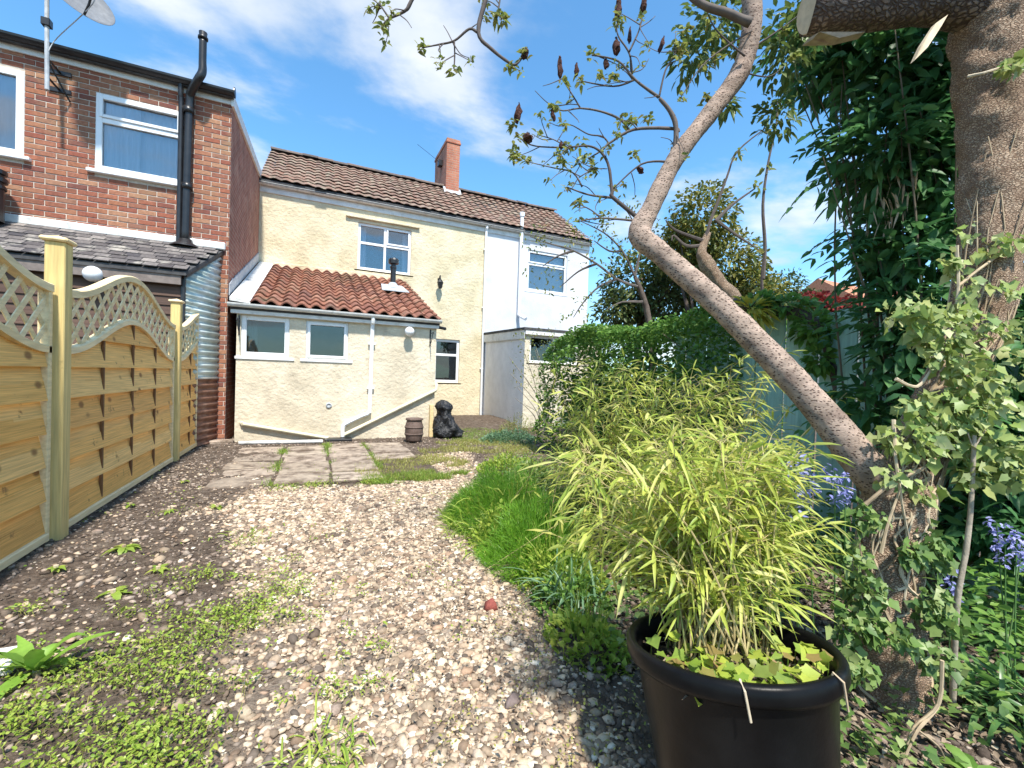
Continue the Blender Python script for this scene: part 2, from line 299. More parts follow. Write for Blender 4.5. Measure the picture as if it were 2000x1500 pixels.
def knots(m, scale, stretch, col, size):      # dark round knots of the timber
    nt = m.node_tree; N = nt.nodes; L = nt.links; b = N['Principled BSDF']; src = b.inputs['Base Color'].links[0].from_socket
    geo = N.new('ShaderNodeNewGeometry'); mp = N.new('ShaderNodeMapping'); mp.inputs['Scale'].default_value = stretch; L.new(geo.outputs['Position'], mp.inputs[0]); vo = N.new('ShaderNodeTexVoronoi'); vo.inputs['Scale'].default_value = scale; L.new(mp.outputs[0], vo.inputs['Vector'])
    mr = N.new('ShaderNodeMapRange'); mr.interpolation_type = 'SMOOTHSTEP'; mr.inputs[1].default_value = size; mr.inputs[2].default_value = size*2.6; mr.inputs[3].default_value = .85; mr.inputs[4].default_value = 0; L.new(vo.outputs['Distance'], mr.inputs[0])
    mx = N.new('ShaderNodeMix'); mx.data_type = 'RGBA'; L.new(mr.outputs[0], mx.inputs[0]); L.new(src, mx.inputs[6]); mx.inputs[7].default_value = (*col, 1); L.new(mx.outputs[2], b.inputs['Base Color'])
knots(K['fence'], 5.2, (0.0, .62, 1.0), (.22, .10, .035), .07)
K['fence_rail'] = M('fence_rail', [(.74, .56, .29), (.82, .66, .40)], .75, rnd=True, nscale=6, namt=.16, stretch=(2, .3, 3), bump=(25, .4, .003), dirt=((.36, .22, .09), 6, .62, .74))
K['fence_post'] = M('treated_post', [(.54, .40, .15), (.66, .50, .21), (.60, .44, .17)], .75, nscale=5, namt=.2, stretch=(4, 4, .25), bump=(25, .4, .003), dirt=((.28, .22, .08), 5, .6, .74))
K['batten'] = M('batten_slot_shade', [(.13, .065, .028), (.18, .09, .04)], .8, rnd=True, nscale=6, namt=.2)  # shade of the recessed slots is put into this dark batten brown
K['green_board'] = M('pale_green_board', [(.27, .45, .37), (.34, .52, .44), (.30, .48, .40), (.38, .55, .47)], .7, rnd=True, nscale=5, namt=.16, stretch=(4, 4, .3), bump=(25, .4, .003), dirt=((.2, .22, .15), 5, .6, .76))
K['soil'] = M('garden_soil', [(.06, .042, .031), (.11, .08, .058), (.17, .13, .098)], .97, nscale=16, namt=.35, bump=(55, 1.0, .03), det=8, dirt=((.24, .20, .155), 9, .55, .72))
K['pebble'] = M('gravel_pebble', [(.31, .215, .145), (.60, .475, .335), (.17, .115, .078), (.44, .325, .225), (.68, .57, .42), (.34, .23, .16), (.74, .66, .53), (.40, .265, .175), (.09, .068, .052), (.52, .40, .275), (.15, .108, .078), (.60, .475, .325), (.24, .185, .14), (.08, .062, .05), (.34, .255, .18)], .85, rnd=True, nscale=40, namt=.18, bump=(120, .3, .003))
K['clod'] = M('soil_crumb', [(.07, .052, .04), (.13, .10, .076), (.19, .15, .12), (.09, .066, .05), (.38, .31, .25), (.26, .19, .15)], .97, rnd=True, nscale=40, namt=.25, bump=(100, .6, .004))
def groundmat():
    m = K['soil'].copy(); m.name = 'garden_ground'; nt = m.node_tree; N = nt.nodes; L = nt.links; b = N['Principled BSDF']; src = b.inputs['Base Color'].links[0].from_socket
    at_ = N.new('ShaderNodeAttribute'); at_.attribute_name = 'fines'; vo = N.new('ShaderNodeTexVoronoi'); vo.inputs['Scale'].default_value = 70; geo = N.new('ShaderNodeNewGeometry'); L.new(geo.outputs['Position'], vo.inputs['Vector'])
    rp = ramp(N, [(.16, .115, .085), (.40, .30, .22), (.58, .47, .36), (.28, .21, .16), (.66, .56, .45)]); L.new(vo.outputs['Color'], rp.inputs[0])
    mx = N.new('ShaderNodeMix'); mx.data_type = 'RGBA'; mu = N.new('ShaderNodeMath'); mu.operation = 'MULTIPLY'; mu.inputs[1].default_value = .85; L.new(at_.outputs['Fac'], mu.inputs[0]); L.new(mu.outputs[0], mx.inputs[0]); L.new(src, mx.inputs[6]); L.new(rp.outputs[0], mx.inputs[7]); L.new(mx.outputs[2], b.inputs['Base Color']); return m
K['ground'] = groundmat()
K['slab'] = M('paving_slab', [(.31, .25, .19), (.39, .32, .25), (.35, .28, .22), (.27, .22, .17)], .93, rnd=True, nscale=5, namt=.3, bump=(40, .8, .012), dirt=((.13, .095, .07), 4.5, .47, .62))
def barkmat(name, cols, cell, crack, dots=None, stretch=(1, 1, 1), strength=.9):
    m = M(name, cols, .92, nscale=8, namt=.25, stretch=stretch); nt = m.node_tree; N = nt.nodes; L = nt.links; b = N['Principled BSDF']
    geo = N.new('ShaderNodeNewGeometry'); mp = N.new('ShaderNodeMapping'); mp.inputs['Scale'].default_value = stretch; L.new(geo.outputs['Position'], mp.inputs[0])
    wn = N.new('ShaderNodeTexNoise'); wn.inputs['Scale'].default_value = cell*.8; wn.inputs['Detail'].default_value = 4; L.new(mp.outputs[0], wn.inputs['Vector'])
    wa = N.new('ShaderNodeVectorMath'); wa.operation = 'MULTIPLY_ADD'; L.new(wn.outputs['Color'], wa.inputs[0]); wa.inputs[1].default_value = (.8/cell,)*3; L.new(mp.outputs[0], wa.inputs[2])
    vo = N.new('ShaderNodeTexVoronoi'); vo.feature = 'DISTANCE_TO_EDGE' if not dots else 'F1'; vo.inputs['Scale'].default_value = cell; L.new(wa.outputs[0], vo.inputs['Vector'])
    mr = N.new('ShaderNodeMapRange'); mr.interpolation_type = 'SMOOTHSTEP'; mr.inputs[1].default_value = 0.02 if not dots else dots; mr.inputs[2].default_value = .22 if not dots else dots+.16; L.new(vo.outputs['Distance'], mr.inputs[0])
    src = b.inputs['Base Color'].links[0].from_socket; mx = N.new('ShaderNodeMix'); mx.data_type = 'RGBA'; L.new(mr.outputs[0], mx.inputs[0]); mx.inputs[6].default_value = (*crack, 1); L.new(src, mx.inputs[7]); L.new(mx.outputs[2], b.inputs['Base Color'])
    fn = N.new('ShaderNodeTexNoise'); fn.inputs['Scale'].default_value = cell*2.2; fn.inputs['Detail'].default_value = 8; fn.inputs['Roughness'].default_value = .7; L.new(mp.outputs[0], fn.inputs['Vector'])
    ad = N.new('ShaderNodeMath'); ad.operation = 'ADD'; L.new(mr.outputs[0], ad.inputs[0]); L.new(fn.outputs['Fac'], ad.inputs[1])
    bp = N.new('ShaderNodeBump'); bp.inputs['Strength'].default_value = strength; bp.inputs['Distance'].default_value = .012 if not dots else .005; L.new(ad.outputs[0], bp.inputs['Height']); L.new(bp.outputs[0], b.inputs['Normal']); return m
K['bark'] = barkmat('flaking_bark', [(.42, .28, .19), (.55, .40, .28), (.64, .49, .35), (.46, .32, .22)], 80, (.30, .195, .13), stretch=(1, 1, 1.7), strength=1.0)
K['bark_smooth'] = barkmat('pitted_bark', [(.23, .165, .13), (.34, .255, .20), (.42, .31, .245), (.30, .22, .175)], 62, (.12, .08, .062), .20, (1, 1, 1.9), 1.0)
K['wood_cut'] = M('torn_wood', [(.55, .43, .28), (.68, .56, .4)], .85, nscale=10, namt=.15)
K['bark_dark'] = M('dark_bark', [(.075, .055, .045), (.13, .10, .08)], .9, nscale=12, namt=.25, bump=(40, .6, .008))
K['bark_pale'] = M('pale_bark', [(.30, .25, .19), (.42, .36, .28)], .9, nscale=12, namt=.2, bump=(40, .6, .008))
K['twig'] = M('twig_bark', [(.085, .068, .062), (.14, .115, .10)], .85, rnd=True, nscale=12, namt=.2)
K['vine'] = M('ivy_stem', [(.30, .22, .14), (.44, .34, .22), (.5, .42, .3)], .85, rnd=True, nscale=12, namt=.2)
K['shrub_stem'] = M('shrub_stem', [(.10, .085, .06), (.17, .14, .10)], .9, rnd=True, nscale=12, namt=.2)
K['seed'] = M('sumac_seed_head', [(.035, .016, .014), (.075, .03, .022), (.05, .025, .02)], .9, nscale=30, namt=.3, bump=(90, 1.0, .01))
# ------------------------------------------------------------------ ground
def gravel_amount(x, y):               # 1 on the gravel, 0 on bare soil
    x = np.asarray(x, float); y = np.asarray(y, float)
    lx = np.interp(y, [0.5, 1.3, 1.8, 2.3, 2.9, 3.5, 4.2, 4.9, 5.2], [-.1, -.05, -.3, -.35, -.6, -.72, -.8, -.7, -.5])
    rx = np.interp(y, [0.5, 1.0, 1.6, 2.2, 2.9, 3.6, 4.4, 5.0, 5.8, 6.3], [.95, 1.0, 1.12, 1.22, 1.3, 1.42, 1.75, 1.95, 2.1, 2.3])
    w = vnoise(np.stack([x, y], -1).reshape(-1, 2), 2.2, 3).reshape(x.shape)*.16
    a = np.clip((x-lx+w)/.35, 0, 1)*np.clip((rx-x+w*.6)/.22, 0, 1)*np.clip((5.0+.2*w-y+np.where(x > 1.45, 1.5, 0))/.25, 0, 1)
    return a
def gz(x, y):
    p = np.stack([np.asarray(x, float), np.asarray(y, float)], -1).reshape(-1, 2)
    z = .016*vnoise(p, 1.3, 1)+.008*vnoise(p, 4.5, 2)
    near = np.clip((p[:, 1]-6.0)/2.0, 0, 1); z = z*(1-.75*near)
    soil = np.clip((p[:, 0]-2.6)/.8, 0, 1)*np.clip((p[:, 1]-8.6)/1.5, 0, 1)*np.clip((12.2-p[:, 1])/1.0, 0, 1)*np.clip((6-p[:, 0]), 0, 1); z = z+.12*soil
    return (z).reshape(np.shape(np.asarray(x, float)))
def build_ground():
    xs = np.concatenate([[-300, -80, -30, -12, -6], np.arange(-3, 6.01, .06), [7.5, 10, 16, 30, 80, 300]])
    ys = np.concatenate([[-200, -60, -20, -8, -3, -1], np.arange(-.4, 12.6, .06), [14, 17, 25, 45, 100, 400]])
    X, Y = np.meshgrid(xs, ys); Z = gz(X, Y)
    r = np.random.default_rng(5); Z += np.where((np.abs(X) < 7) & (Y < 13), r.normal(0, .004, X.shape), 0)
    V = np.stack([X, Y, Z], -1).reshape(-1, 3); nx = len(xs); i = np.arange(len(ys)-1)[:, None]*nx+np.arange(nx-1)[None]
    Fq = np.stack([i, i+1, i+1+nx, i+nx], -1).reshape(-1, 4)
    me = to_mesh('ground', V, [Fq], K['ground'], True); fa = me.attributes.new('fines', 'FLOAT', 'POINT'); fa.data.foreach_set('value', np.where((np.abs(V[:, 0]) < 7) & (V[:, 1] < 13) & (V[:, 1] > -1), gravel_amount(V[:, 0], V[:, 1]), 0).astype(np.float32)); return structure('ground', me)
ground = build_ground()
ICO_V = []; 
def _ico():
    t = (1+5**.5)/2
    v = np.array([(-1, t, 0), (1, t, 0), (-1, -t, 0), (1, -t, 0), (0, -1, t), (0, 1, t), (0, -1, -t), (0, 1, -t), (t, 0, -1), (t, 0, 1), (-t, 0, -1), (-t, 0, 1)], float); v /= np.linalg.norm(v[0])
    f = np.array([(0, 11, 5), (0, 5, 1), (0, 1, 7), (0, 7, 10), (0, 10, 11), (1, 5, 9), (5, 11, 4), (11, 10, 2), (10, 7, 6), (7, 1, 8), (3, 9, 4), (3, 4, 2), (3, 2, 6), (3, 6, 8), (3, 8, 9), (4, 9, 5), (2, 4, 11), (6, 2, 10), (8, 6, 7), (9, 8, 1)])
    return v, f
ICO_V, ICO_F = _ico()
def stones(x, y, size, zoff=.3, flat=.5, rough=.28):
    n = len(x); V = np.broadcast_to(ICO_V, (n, 12, 3)).copy(); V *= 1+rng.uniform(-rough, rough, (n, 12, 1))
    V *= np.stack([size*rng.uniform(.8, 1.35, n), size*rng.uniform(.6, 1.0, n), size*flat*rng.uniform(.6, 1.2, n)], 1)[:, None, :]
    a = rng.uniform(0, 6.3, n); tl = rng.normal(0, .35, n); c, s = np.cos(tl)[:, None], np.sin(tl)[:, None]
    y0, z0 = V[:, :, 1].copy(), V[:, :, 2].copy(); V[:, :, 1] = c*y0-s*z0; V[:, :, 2] = s*y0+c*z0
    c, s = np.cos(a)[:, None], np.sin(a)[:, None]; x0, y0 = V[:, :, 0].copy(), V[:, :, 1].copy(); V[:, :, 0] = c*x0-s*y0; V[:, :, 1] = s*x0+c*y0
    V += np.stack([x, y, gz(x, y)+size*flat*zoff], 1)[:, None, :]
    return V.reshape(-1, 3), [(ICO_F[None]+(np.arange(n)*12)[:, None, None]).reshape(-1, 3)]
def build_gravel():
    n = 140000; y = .55+5.9*rng.random(n)**1.35; x = rng.uniform(-1.6, 2.4, n); g = gravel_amount(x, y)
    keep = rng.random(n) < g*.9+.05*(x < 1.3)*(y < 7); x, y = x[keep], y[keep]; dist = np.hypot(x, y)
    size = np.clip(rng.lognormal(-4.5, .38, len(x)), .005, .028)*(1+.08*np.clip(dist-2, 0, 3))*np.where(gravel_amount(x, y) < .1, .75, 1)
    v = stones(x, y, size); o = obj('gravel', to_mesh('gravel', v[0], v[1], K['pebble']), kind='stuff')
    tag(o, 'pale pink and cream angular gravel covering the garden path', 'gravel')
    n = 36000; y = .6+8.2*rng.random(n)**1.2; x = rng.uniform(-1.6, 4.2, n); g = gravel_amount(x, y); keep = (rng.random(n) > g*.8) & ((x < -.9) | (x > 1.4) | (y < 5) | (y > 7.6) | (rng.random(n) < .35+.5*vnoise(np.stack([x, y], 1), 3.0, 31))); x, y = x[keep], y[keep]
    v = stones(x, y, np.clip(rng.lognormal(-4.6, .4, len(x)), .004, .03), .25, .65); o = obj('soil_crumbs', to_mesh('soil_crumbs', v[0], v[1], K['clod']), kind='stuff')
    tag(o, 'dark crumbly soil lumps along the foot of the wooden fence', 'soil')
    n = 120; y = 1.2+2.6*rng.random(n); x = rng.uniform(-1.5, 1.2, n); v = stones(x, y, rng.uniform(.018, .034, n), .4, .6)
    o = obj('larger_stones', to_mesh('larger_stones', v[0], v[1], K['pebble']), kind='stuff'); tag(o, 'larger loose stones scattered among gravel and soil', 'stones')
build_gravel()
def patio():
    base = MB(); base.box((-1.0, 4.98, -.05), (1.42, 7.62, .004)); p = structure('paving', base.mesh('paving_bed', K['soil']))
    cols = [(-.95, -.40), (-.36, .18), (.22, .74), (.79, 1.36)]; r = random.Random(3)
    for ci, (a, b) in enumerate(cols):
        y = 5.02
        while y < 7.5:
            d = r.choice([.44, .58, .44]); y1 = min(y+d, 7.58)
            if ci == 3 and y < 5.8: y = y1+.035; continue
            m = MB(); j = lambda: r.uniform(-.012, .012)
            zt = (.004 if ci == 0 else .014)+r.uniform(0, .014); m.box((a+j()*1.6, y+j()*1.6, -.03), (b+j()*1.6, y1+j()*1.6, zt), .008)
            me = m.mesh('slab', K['slab']); c = Vector(((a+b)/2, (y+y1)/2, .02)); me.transform(Matrix.Translation(-c))
            obj('slab', me, p, Matrix.Translation(c) @ Matrix.Rotation(r.uniform(-.03, .03), 4, 'X') @ Matrix.Rotation(r.uniform(-.02, .02), 4, 'Y') @ Matrix.Rotation(r.uniform(-.03, .03), 4, 'Z')); y = y1+.03
patio()
# ------------------------------------------------------------------ building helpers
def wall_y(mb, y, x0, x1, z0, z1, holes, reveal=.12, back=None):   # wall facing -Y with openings; back = solid thickness
    xs = sorted({x0, x1, *[h[0] for h in holes], *[h[1] for h in holes]}); zs = sorted({z0, z1, *[h[2] for h in holes], *[h[3] for h in holes]})
    for a, b in zip(xs, xs[1:]):
        for c, d in zip(zs, zs[1:]):
            mx, mz = (a+b)/2, (c+d)/2
            if any(h[0] < mx < h[1] and h[2] < mz < h[3] for h in holes): continue
            mb.quad((a, y, c), (b, y, c), (b, y, d), (a, y, d))
    for a, b, c, d in holes:
        e = y+reveal
        mb.quad((a, y, c), (a, e, c), (a, e, d), (a, y, d)); mb.quad((b, y, c), (b, y, d), (b, e, d), (b, e, c))
        mb.quad((a, y, c), (b, y, c), (b, e, c), (a, e, c)); mb.quad((a, y, d), (a, e, d), (b, e, d), (b, y, d))
GLASS = glassmat('window_glass', (.86, .88, .9), .10); GLASS_DARK = glassmat('window_glass_dark', (.55, .6, .6), .05)
K['curtain'] = M('net_curtain', [(.72, .73, .80), (.82, .83, .9)], .9, nscale=5, namt=.08, stretch=(12, 1, .4))
K['room'] = M('dim_room', [(.05, .055, .055), (.10, .10, .095)], .95, nscale=2, namt=.1)  # dark sheet behind the windows; the unlit room is put into its colour
def window(parent, x0, x1, z0, z1, y, panes, sashes=(), bar=.055, sill=True, glass=None, mat='upvc', depth=.07, curtain=(), room=True, sill_out=.05):
    # frame of chamfered bars around the pane rectangles (fractions of the opening)
    m = MB(); w, h = x1-x0, z1-z0; d = depth
    m.box((x0, y, z0), (x0+bar, y+d, z1), .006); m.box((x1-bar, y, z0), (x1, y+d, z1), .006)
    m.box((x0+bar, y+.001, z0), (x1-bar, y+d, z0+bar), .006); m.box((x0+bar, y+.001, z1-bar), (x1-bar, y+d, z1), .006)
    xs = sorted({p[0] for p in panes if p[0] > 0.01}); zs = sorted({p[2] for p in panes if p[2] > 0.01})
    for fz in zs: m.box((x0+bar, y+.002, z0+h*fz-bar*.45), (x1-bar, y+d, z0+h*fz+bar*.45), .005)
    for fx in xs: m.box((x0+w*fx-bar*.45, y+.003, z0+bar), (x0+w*fx+bar*.45, y+d, z1-bar), .005)
    win = obj('window', m.mesh('window', K[mat]), parent)
    for i, (a, b, c, e) in enumerate(panes):
        q0, q1, r0, r1 = x0+w*a+bar*.5, x0+w*b-bar*.5, z0+h*c+bar*.5, z0+h*e-bar*.5
        if i in sashes:
            s = MB(); t = .045
            s.box((q0, y-.018, r0), (q0+t, y+.03, r1), .006); s.box((q1-t, y-.018, r0), (q1, y+.03, r1), .006)
            s.box((q0+t, y-.017, r0), (q1-t, y+.03, r0+t), .006); s.box((q0+t, y-.017, r1-t), (q1-t, y+.03, r1), .006)
            obj('sash', s.mesh('sash', K[mat]), win); q0, q1, r0, r1 = q0+t, q1-t, r0+t, r1-t
        g = MB(); g.box((q0-.004, y+.034, r0-.004), (q1+.004, y+.042, r1+.004)); obj('pane', g.mesh('pane', glass or GLASS), win)
    if sill:
        s = MB(); s.box((x0-.08, y-sill_out, z0-.05), (x1+.08, y+d, z0-.002), .008); obj('sill', s.mesh('sill', K['white_paint'] if mat != 'upvc' else K['upvc']), win)
    for (a, b, c, e, dd) in curtain:
        cm = MB(); n = 26; v = []
        for k in range(n+1):
            xx = x0+w*(a+(b-a)*k/n); yy = y+dd+.018*math.sin(k*1.9); v += [(xx, yy, z0+h*c), (xx, yy, z0+h*e)]
        cm.add(v, [(2*k, 2*k+2, 2*k+3, 2*k+1) for k in range(n)]); obj('curtain', cm.mesh('curtain', K['curtain'], True), win)
    return win
def pantile_mesh(name, w, ln, mat, amp=.024, th=.014, n=8):
    v = []; f = []
    for k in range(n+1):
        u = k/n; x = u*w*1.06-.03*w; z = amp*math.sin(2*math.pi*u-.6)
        v += [(x, 0, z+.03), (x, ln, z-.006), (x, 0, z+.03-th), (x, ln, z-.006-th)]
    for k in range(n):
        a, b = 4*k, 4*k+4; f += [(a, b, b+1, a+1), (a, a+2, b+2, b)]
    f += [(0, 1, 3, 2), (4*n, 4*n+2, 4*n+3, 4*n+1)]
    return to_mesh(name, v, f, mat, False)
def slope_mtx(x, y, z, pitch): return Matrix.Translation((x, y, z)) @ Matrix.Rotation(pitch, 4, 'X')
def half_gutter(mb, x0, x1, y, z, r, n=8, th=.006):
    v = []; f = []
    for xx in (x0, x1):
        for rr in (r, r-th):
            for k in range(n+1):
                a = math.pi+math.pi*k/n; v.append((xx, y+rr*math.cos(a), z+rr*math.sin(a)))
    m = n+1
    for k in range(n):
        f += [(k, k+1, 2*m+k+1, 2*m+k), (m+k, 3*m+k, 3*m+k+1, m+k+1), (k, m+k, m+k+1, k+1), (2*m+k, 2*m+k+1, 3*m+k+1, 3*m+k)]
    f += [(0, 2*m, 3*m, m), (n, m+n, 3*m+n, 2*m+n)]
    return mb.add(v, f)
# ------------------------------------------------------------------ cream house and white house (one terrace)
YF, YR, ZE, ZR, XP = 12.0, 14.35, 5.74, 7.52, 4.47
PITCH = math.atan2(ZR-ZE, YR-YF+.18)
def terrace(name, x0, x1, holes, mat, label, cat='house'):
    t = thing(name, ((x0+x1)/2, YF, 0), label, cat)
    m = MB(); wall_y(m, YF, x0, x1, -.2, ZE-.1, holes)
    m.quad((x0, 16.6, -.2), (x0, 16.6, ZE), (x1, 16.6, ZE), (x1, 16.6, -.2))
    for xx in (x0+.002, x1-.002): m.add([(xx, YF, -.2), (xx, 16.6, -.2), (xx, 16.6, ZE-.1), (xx, YR, ZR-.12), (xx, YF, ZE-.1)], [(0, 1, 2, 3, 4)])
    obj('wall', m.mesh('wall', K[mat]), t)
    d = MB(); d.box((x0+.01, YF+.35, -.1), (x1-.01, YF+.36, ZE-.1)); obj('dark_room_backing', d.mesh('dark_room_backing', K['room']), t)
    m = MB(); m.prism([(x0, YF-.16, ZE-.05), (x0, YR, ZR-.05), (x0, 16.75, ZE-.05), (x0, 16.75, ZE-.13), (x0, YR, ZR-.13), (x0, YF-.16, ZE-.13)], (x1-x0, 0, 0))
    roof = obj('roof', m.mesh('roof', K['felt']), t)
    tm = pantile_mesh('roof_tile', .245, .355, K['old_tile'], amp=.014); r = random.Random(len(name)); sl = math.hypot(ZR-ZE, YR-YF+.18); rows = 10; gauge = (sl-.02)/rows
    ncol = int((x1-x0)/.235); cw = (x1-x0)/ncol
    for i in range(rows):
        for j in range(ncol):
            s = i*gauge+r.uniform(-.014, .014)-(.05 if r.random() < .03 else 0); sag = .03*math.sin((x0+j*cw)*.9)*math.sin(math.pi*i/rows)
            obj('tile', tm, roof, slope_mtx(x0+j*cw, YF-.18+s*math.cos(PITCH), ZE-.02+s*math.sin(PITCH)+sag, PITCH) @ Matrix.Rotation(r.uniform(-.03, .03), 4, 'Z') @ Matrix.Rotation(r.uniform(-.03, .03), 4, 'Y'))
    k = int((x1-x0)/.4); rm = MB(); n = 8; v = []
    for xx in (0, (x1-x0)/k+.01):
        for q in range(n+1):
            a = math.pi*q/n; v.append((xx, .13*math.cos(a), .10*math.sin(a)))
    rm.add(v, [(q, q+1, q+n+2, q+n+1) for q in range(n)]); rme = rm.mesh('ridge_tile', K['ridge'])
    for j in range(k): obj('ridge_tile', rme, roof, Matrix.Translation((x0+j*(x1-x0)/k, YR, ZR-.015+r.uniform(-.012, .012))) @ Matrix.Rotation(r.uniform(-.03, .03), 4, 'Z'))
    m = MB(); m.box((x0, YF-.03, ZE-.30), (x1, YF-.002, ZE-.12), .004); obj('fascia', m.mesh('fascia', K['white_paint']), t)
    m = MB(); half_gutter(m, x0, x1, YF-.10, ZE-.10, .062); obj('gutter', m.mesh('gutter', K['off_white']), t)
    return t
W_MAIN = (.95, 2.33, 3.90, 5.12); W_LOW = (3.05, 3.80, .98, 2.22); W_WHITE = (5.90, 7.32, 3.90, 5.16)
house = terrace('cream_house', -1.29, XP, [W_MAIN, W_LOW], 'cream', 'cream rendered house with brown tiled roof and a brick chimney')
window(house, *W_MAIN, YF+.05, [(0, .5, 0, .58), (0, .5, .58, 1), (.5, 1, 0, .58), (.5, 1, .58, 1)], sashes=(3,), glass=GLASS, bar=.07, curtain=[(0, .16, 0, 1, .2), (.86, 1, 0, 1, .2)])
window(house, *W_LOW, YF+.05, [(0, 1, 0, .64), (0, 1, .64, 1)], bar=.075, glass=GLASS_DARK)
m = MB(); m.box((.64, YF-.07, 5.20), (2.54, YF-.002, 5.245), .008); obj('window_hood', m.mesh('window_hood', K['cream']), house)
# chimney stack with oversailing courses
m = MB(); m.box((3.79, 14.0, 7.0), (4.24, 15.55, 8.86), .012); m.box((3.765, 13.975, 8.86), (4.265, 15.575, 8.94), .012); m.box((3.785, 13.995, 8.94), (4.245, 15.555, 9.02), .01)
ch = obj('chimney', m.mesh('chimney', K['brick_stack']), house); m = MB(); m.prism([(3.72, 13.9, 7.16), (4.31, 13.9, 7.16), (4.31, 14.1, 7.42), (3.72, 14.1, 7.42)], (0, -.01, .02)); obj('flashing', m.mesh('flashing', K['lead']), ch)
m = MB(); m.tube([(3.74, 14.6, 8.42), (3.4, 14.5, 8.55), (2.9, 14.4, 8.75)], .006, 5); m.box((3.66, 14.5, 8.3), (3.79, 14.7, 8.5), .01); obj('aerial_bracket', m.mesh('aerial_bracket', K['black']), ch)
m = MB(); pth, rd = smooth_path([(XP+.02, YF-.10, ZE-.14), (XP+.02, YF-.10, ZE-.25), (XP+.02, YF-.055, ZE-.5), (XP+.02, YF-.055, .02)], [.036]*4, 5); m.tube(pth, rd, 10)
for z in (1.4, 3.2, 4.9): m.box((XP-.04, YF-.06, z), (XP+.08, YF-.004, z+.035), .004)
obj('downpipe', m.mesh('downpipe', K['upvc']), house)
white_house = terrace('white_house', XP+.004, 8.15, [W_WHITE], 'white_render', 'white rendered house adjoining the right side of the cream house')
window(white_house, *W_WHITE, YF+.04, [(0, 1, 0, .66), (0, 1, .66, 1)], sashes=(1,), curtain=[(.0, 1, 0, 1, .2)], bar=.075)
m = MB(); pth, rd = smooth_path([(5.62, YF-.09, 6.1), (5.62, YF-.09, 5.3), (5.62, YF-.09, 3.3), (5.62, YF-.12, 3.1), (5.7, YF-.4, 2.95)], [.055]*5, 5); m.tube(pth, rd, 12); m.lathe([(.055, 0), (.075, .0), (.075, .12), (.05, .13), (0, .13)], (5.62, YF-.09, 6.08), 12)
obj('soil_pipe', m.mesh('soil_pipe', K['upvc']), white_house)
# wall lantern on the cream wall
ln = thing('wall_lantern', (3.13, YF, 3.6), 'black lantern lamp fixed high on the cream house wall', 'lamp')
m = MB(); m.lathe([(0, .0), (.03, .0), (.055, .02), (.085, .16), (.095, .17), (.05, .24), (.02, .27), (.012, .31), (0, .31)], (3.13, YF-.16, 3.60), 8); obj('lantern_body', m.mesh('lantern_body', K['black']), ln)
m = MB(); m.tube([(3.13, YF-.16, 3.9), (3.13, YF-.15, 3.97), (3.13, YF-.08, 3.97), (3.13, YF-.015, 3.85)], .012, 8); m.box((3.09, YF-.02, 3.74), (3.17, YF-.003, 3.92), .004); obj('bracket', m.mesh('bracket', K['black']), ln)
# white flat-roofed outbuilding in front of the white house
po = thing('outbuilding', (5.1, 10.4, 0), 'white flat roofed outbuilding in front of the white house', 'outbuilding')
m = MB(); m.quad((4.42, 9.0, -.1), (4.42, 9.0, 2.3), (4.56, YF-.01, 2.3), (4.56, YF-.01, -.1)); obj('wall', m.mesh('side_wall', M('white_wash', [(.78, .78, .80), (.86, .86, .88)], .85, nscale=2, namt=.06, bump=(22, .5, .01), dirt=((.6, .59, .57), 1.6, .6, .85))), po, label='white painted side wall')
m = MB(); wall_y(m, 9.0, 4.42, 6.6, -.1, 2.3, [(4.55, 5.9, 1.55, 2.2)]); m.quad((6.6, 9.0, -.1), (6.6, YF-.01, -.1), (6.6, YF-.01, 2.3), (6.6, 9.0, 2.3)); obj('wall', m.mesh('front_wall', K['cream2']), po, label='cream painted front wall')
m = MB(); m.prism([(4.36, 8.92, 2.30), (6.68, 8.92, 2.30), (6.68, YF-.01, 2.42), (4.49, YF-.01, 2.42)], (0, 0, .06)); obj('roof', m.mesh('roof', K['felt']), po)
m = MB(); m.prism([(4.385, 8.95, 2.10), (4.375, 8.95, 2.10), (4.505, YF-.02, 2.2), (4.525, YF-.02, 2.2)], (0, 0, .21)); m.box((4.40, 8.93, 2.2), (6.65, 8.965, 2.315), .004); obj('fascia', m.mesh('fascia', K['white_paint']), po)
window(po, 4.55, 5.9, 1.55, 2.2, 9.05, [(0, .5, 0, 1), (.5, 1, 0, 1)], bar=.06, glass=GLASS_DARK)
d = MB(); d.box((4.5, 9.4, 0), (6.5, 9.41, 2.29)); obj('dark_room_backing', d.mesh('dark_room_backing', K['room']), po)
# ------------------------------------------------------------------ lean-to extension
YL, ZL, XL0, XL1 = 8.2, 2.30, -1.16, 2.12
le = thing('lean_to_extension', (.5, YL, 0), 'single storey cream lean-to with orange pantiles and two small windows', 'extension')
W1 = (-1.10, -.40, 1.40, 2.07); W2 = (-.15, .53, 1.40, 2.06)
m = MB(); wall_y(m, YL, XL0, XL1, -.15, ZL-.1, [W1, W2], .1); m.add([(XL1, YL, -.15), (XL1, YF-.004, -.15), (XL1, YF-.004, 3.62), (XL1, YL, ZL-.1)], [(0, 1, 2, 3)])
m.add([(XL0, YL, -.15), (XL0, YF-.004, -.15), (XL0, YF-.004, 3.62), (XL0, YL, ZL-.1)], [(3, 2, 1, 0)]); obj('wall', m.mesh('wall', K['cream2']), le)
window(le, *W1, YL+.03, [(0, 1, 0, 1)], bar=.075, glass=GLASS_DARK, curtain=[(0, .3, 0, 1, .2)])
window(le, *W2, YL+.03, [(0, 1, 0, 1)], sashes=(0,), bar=.05, glass=GLASS_DARK)
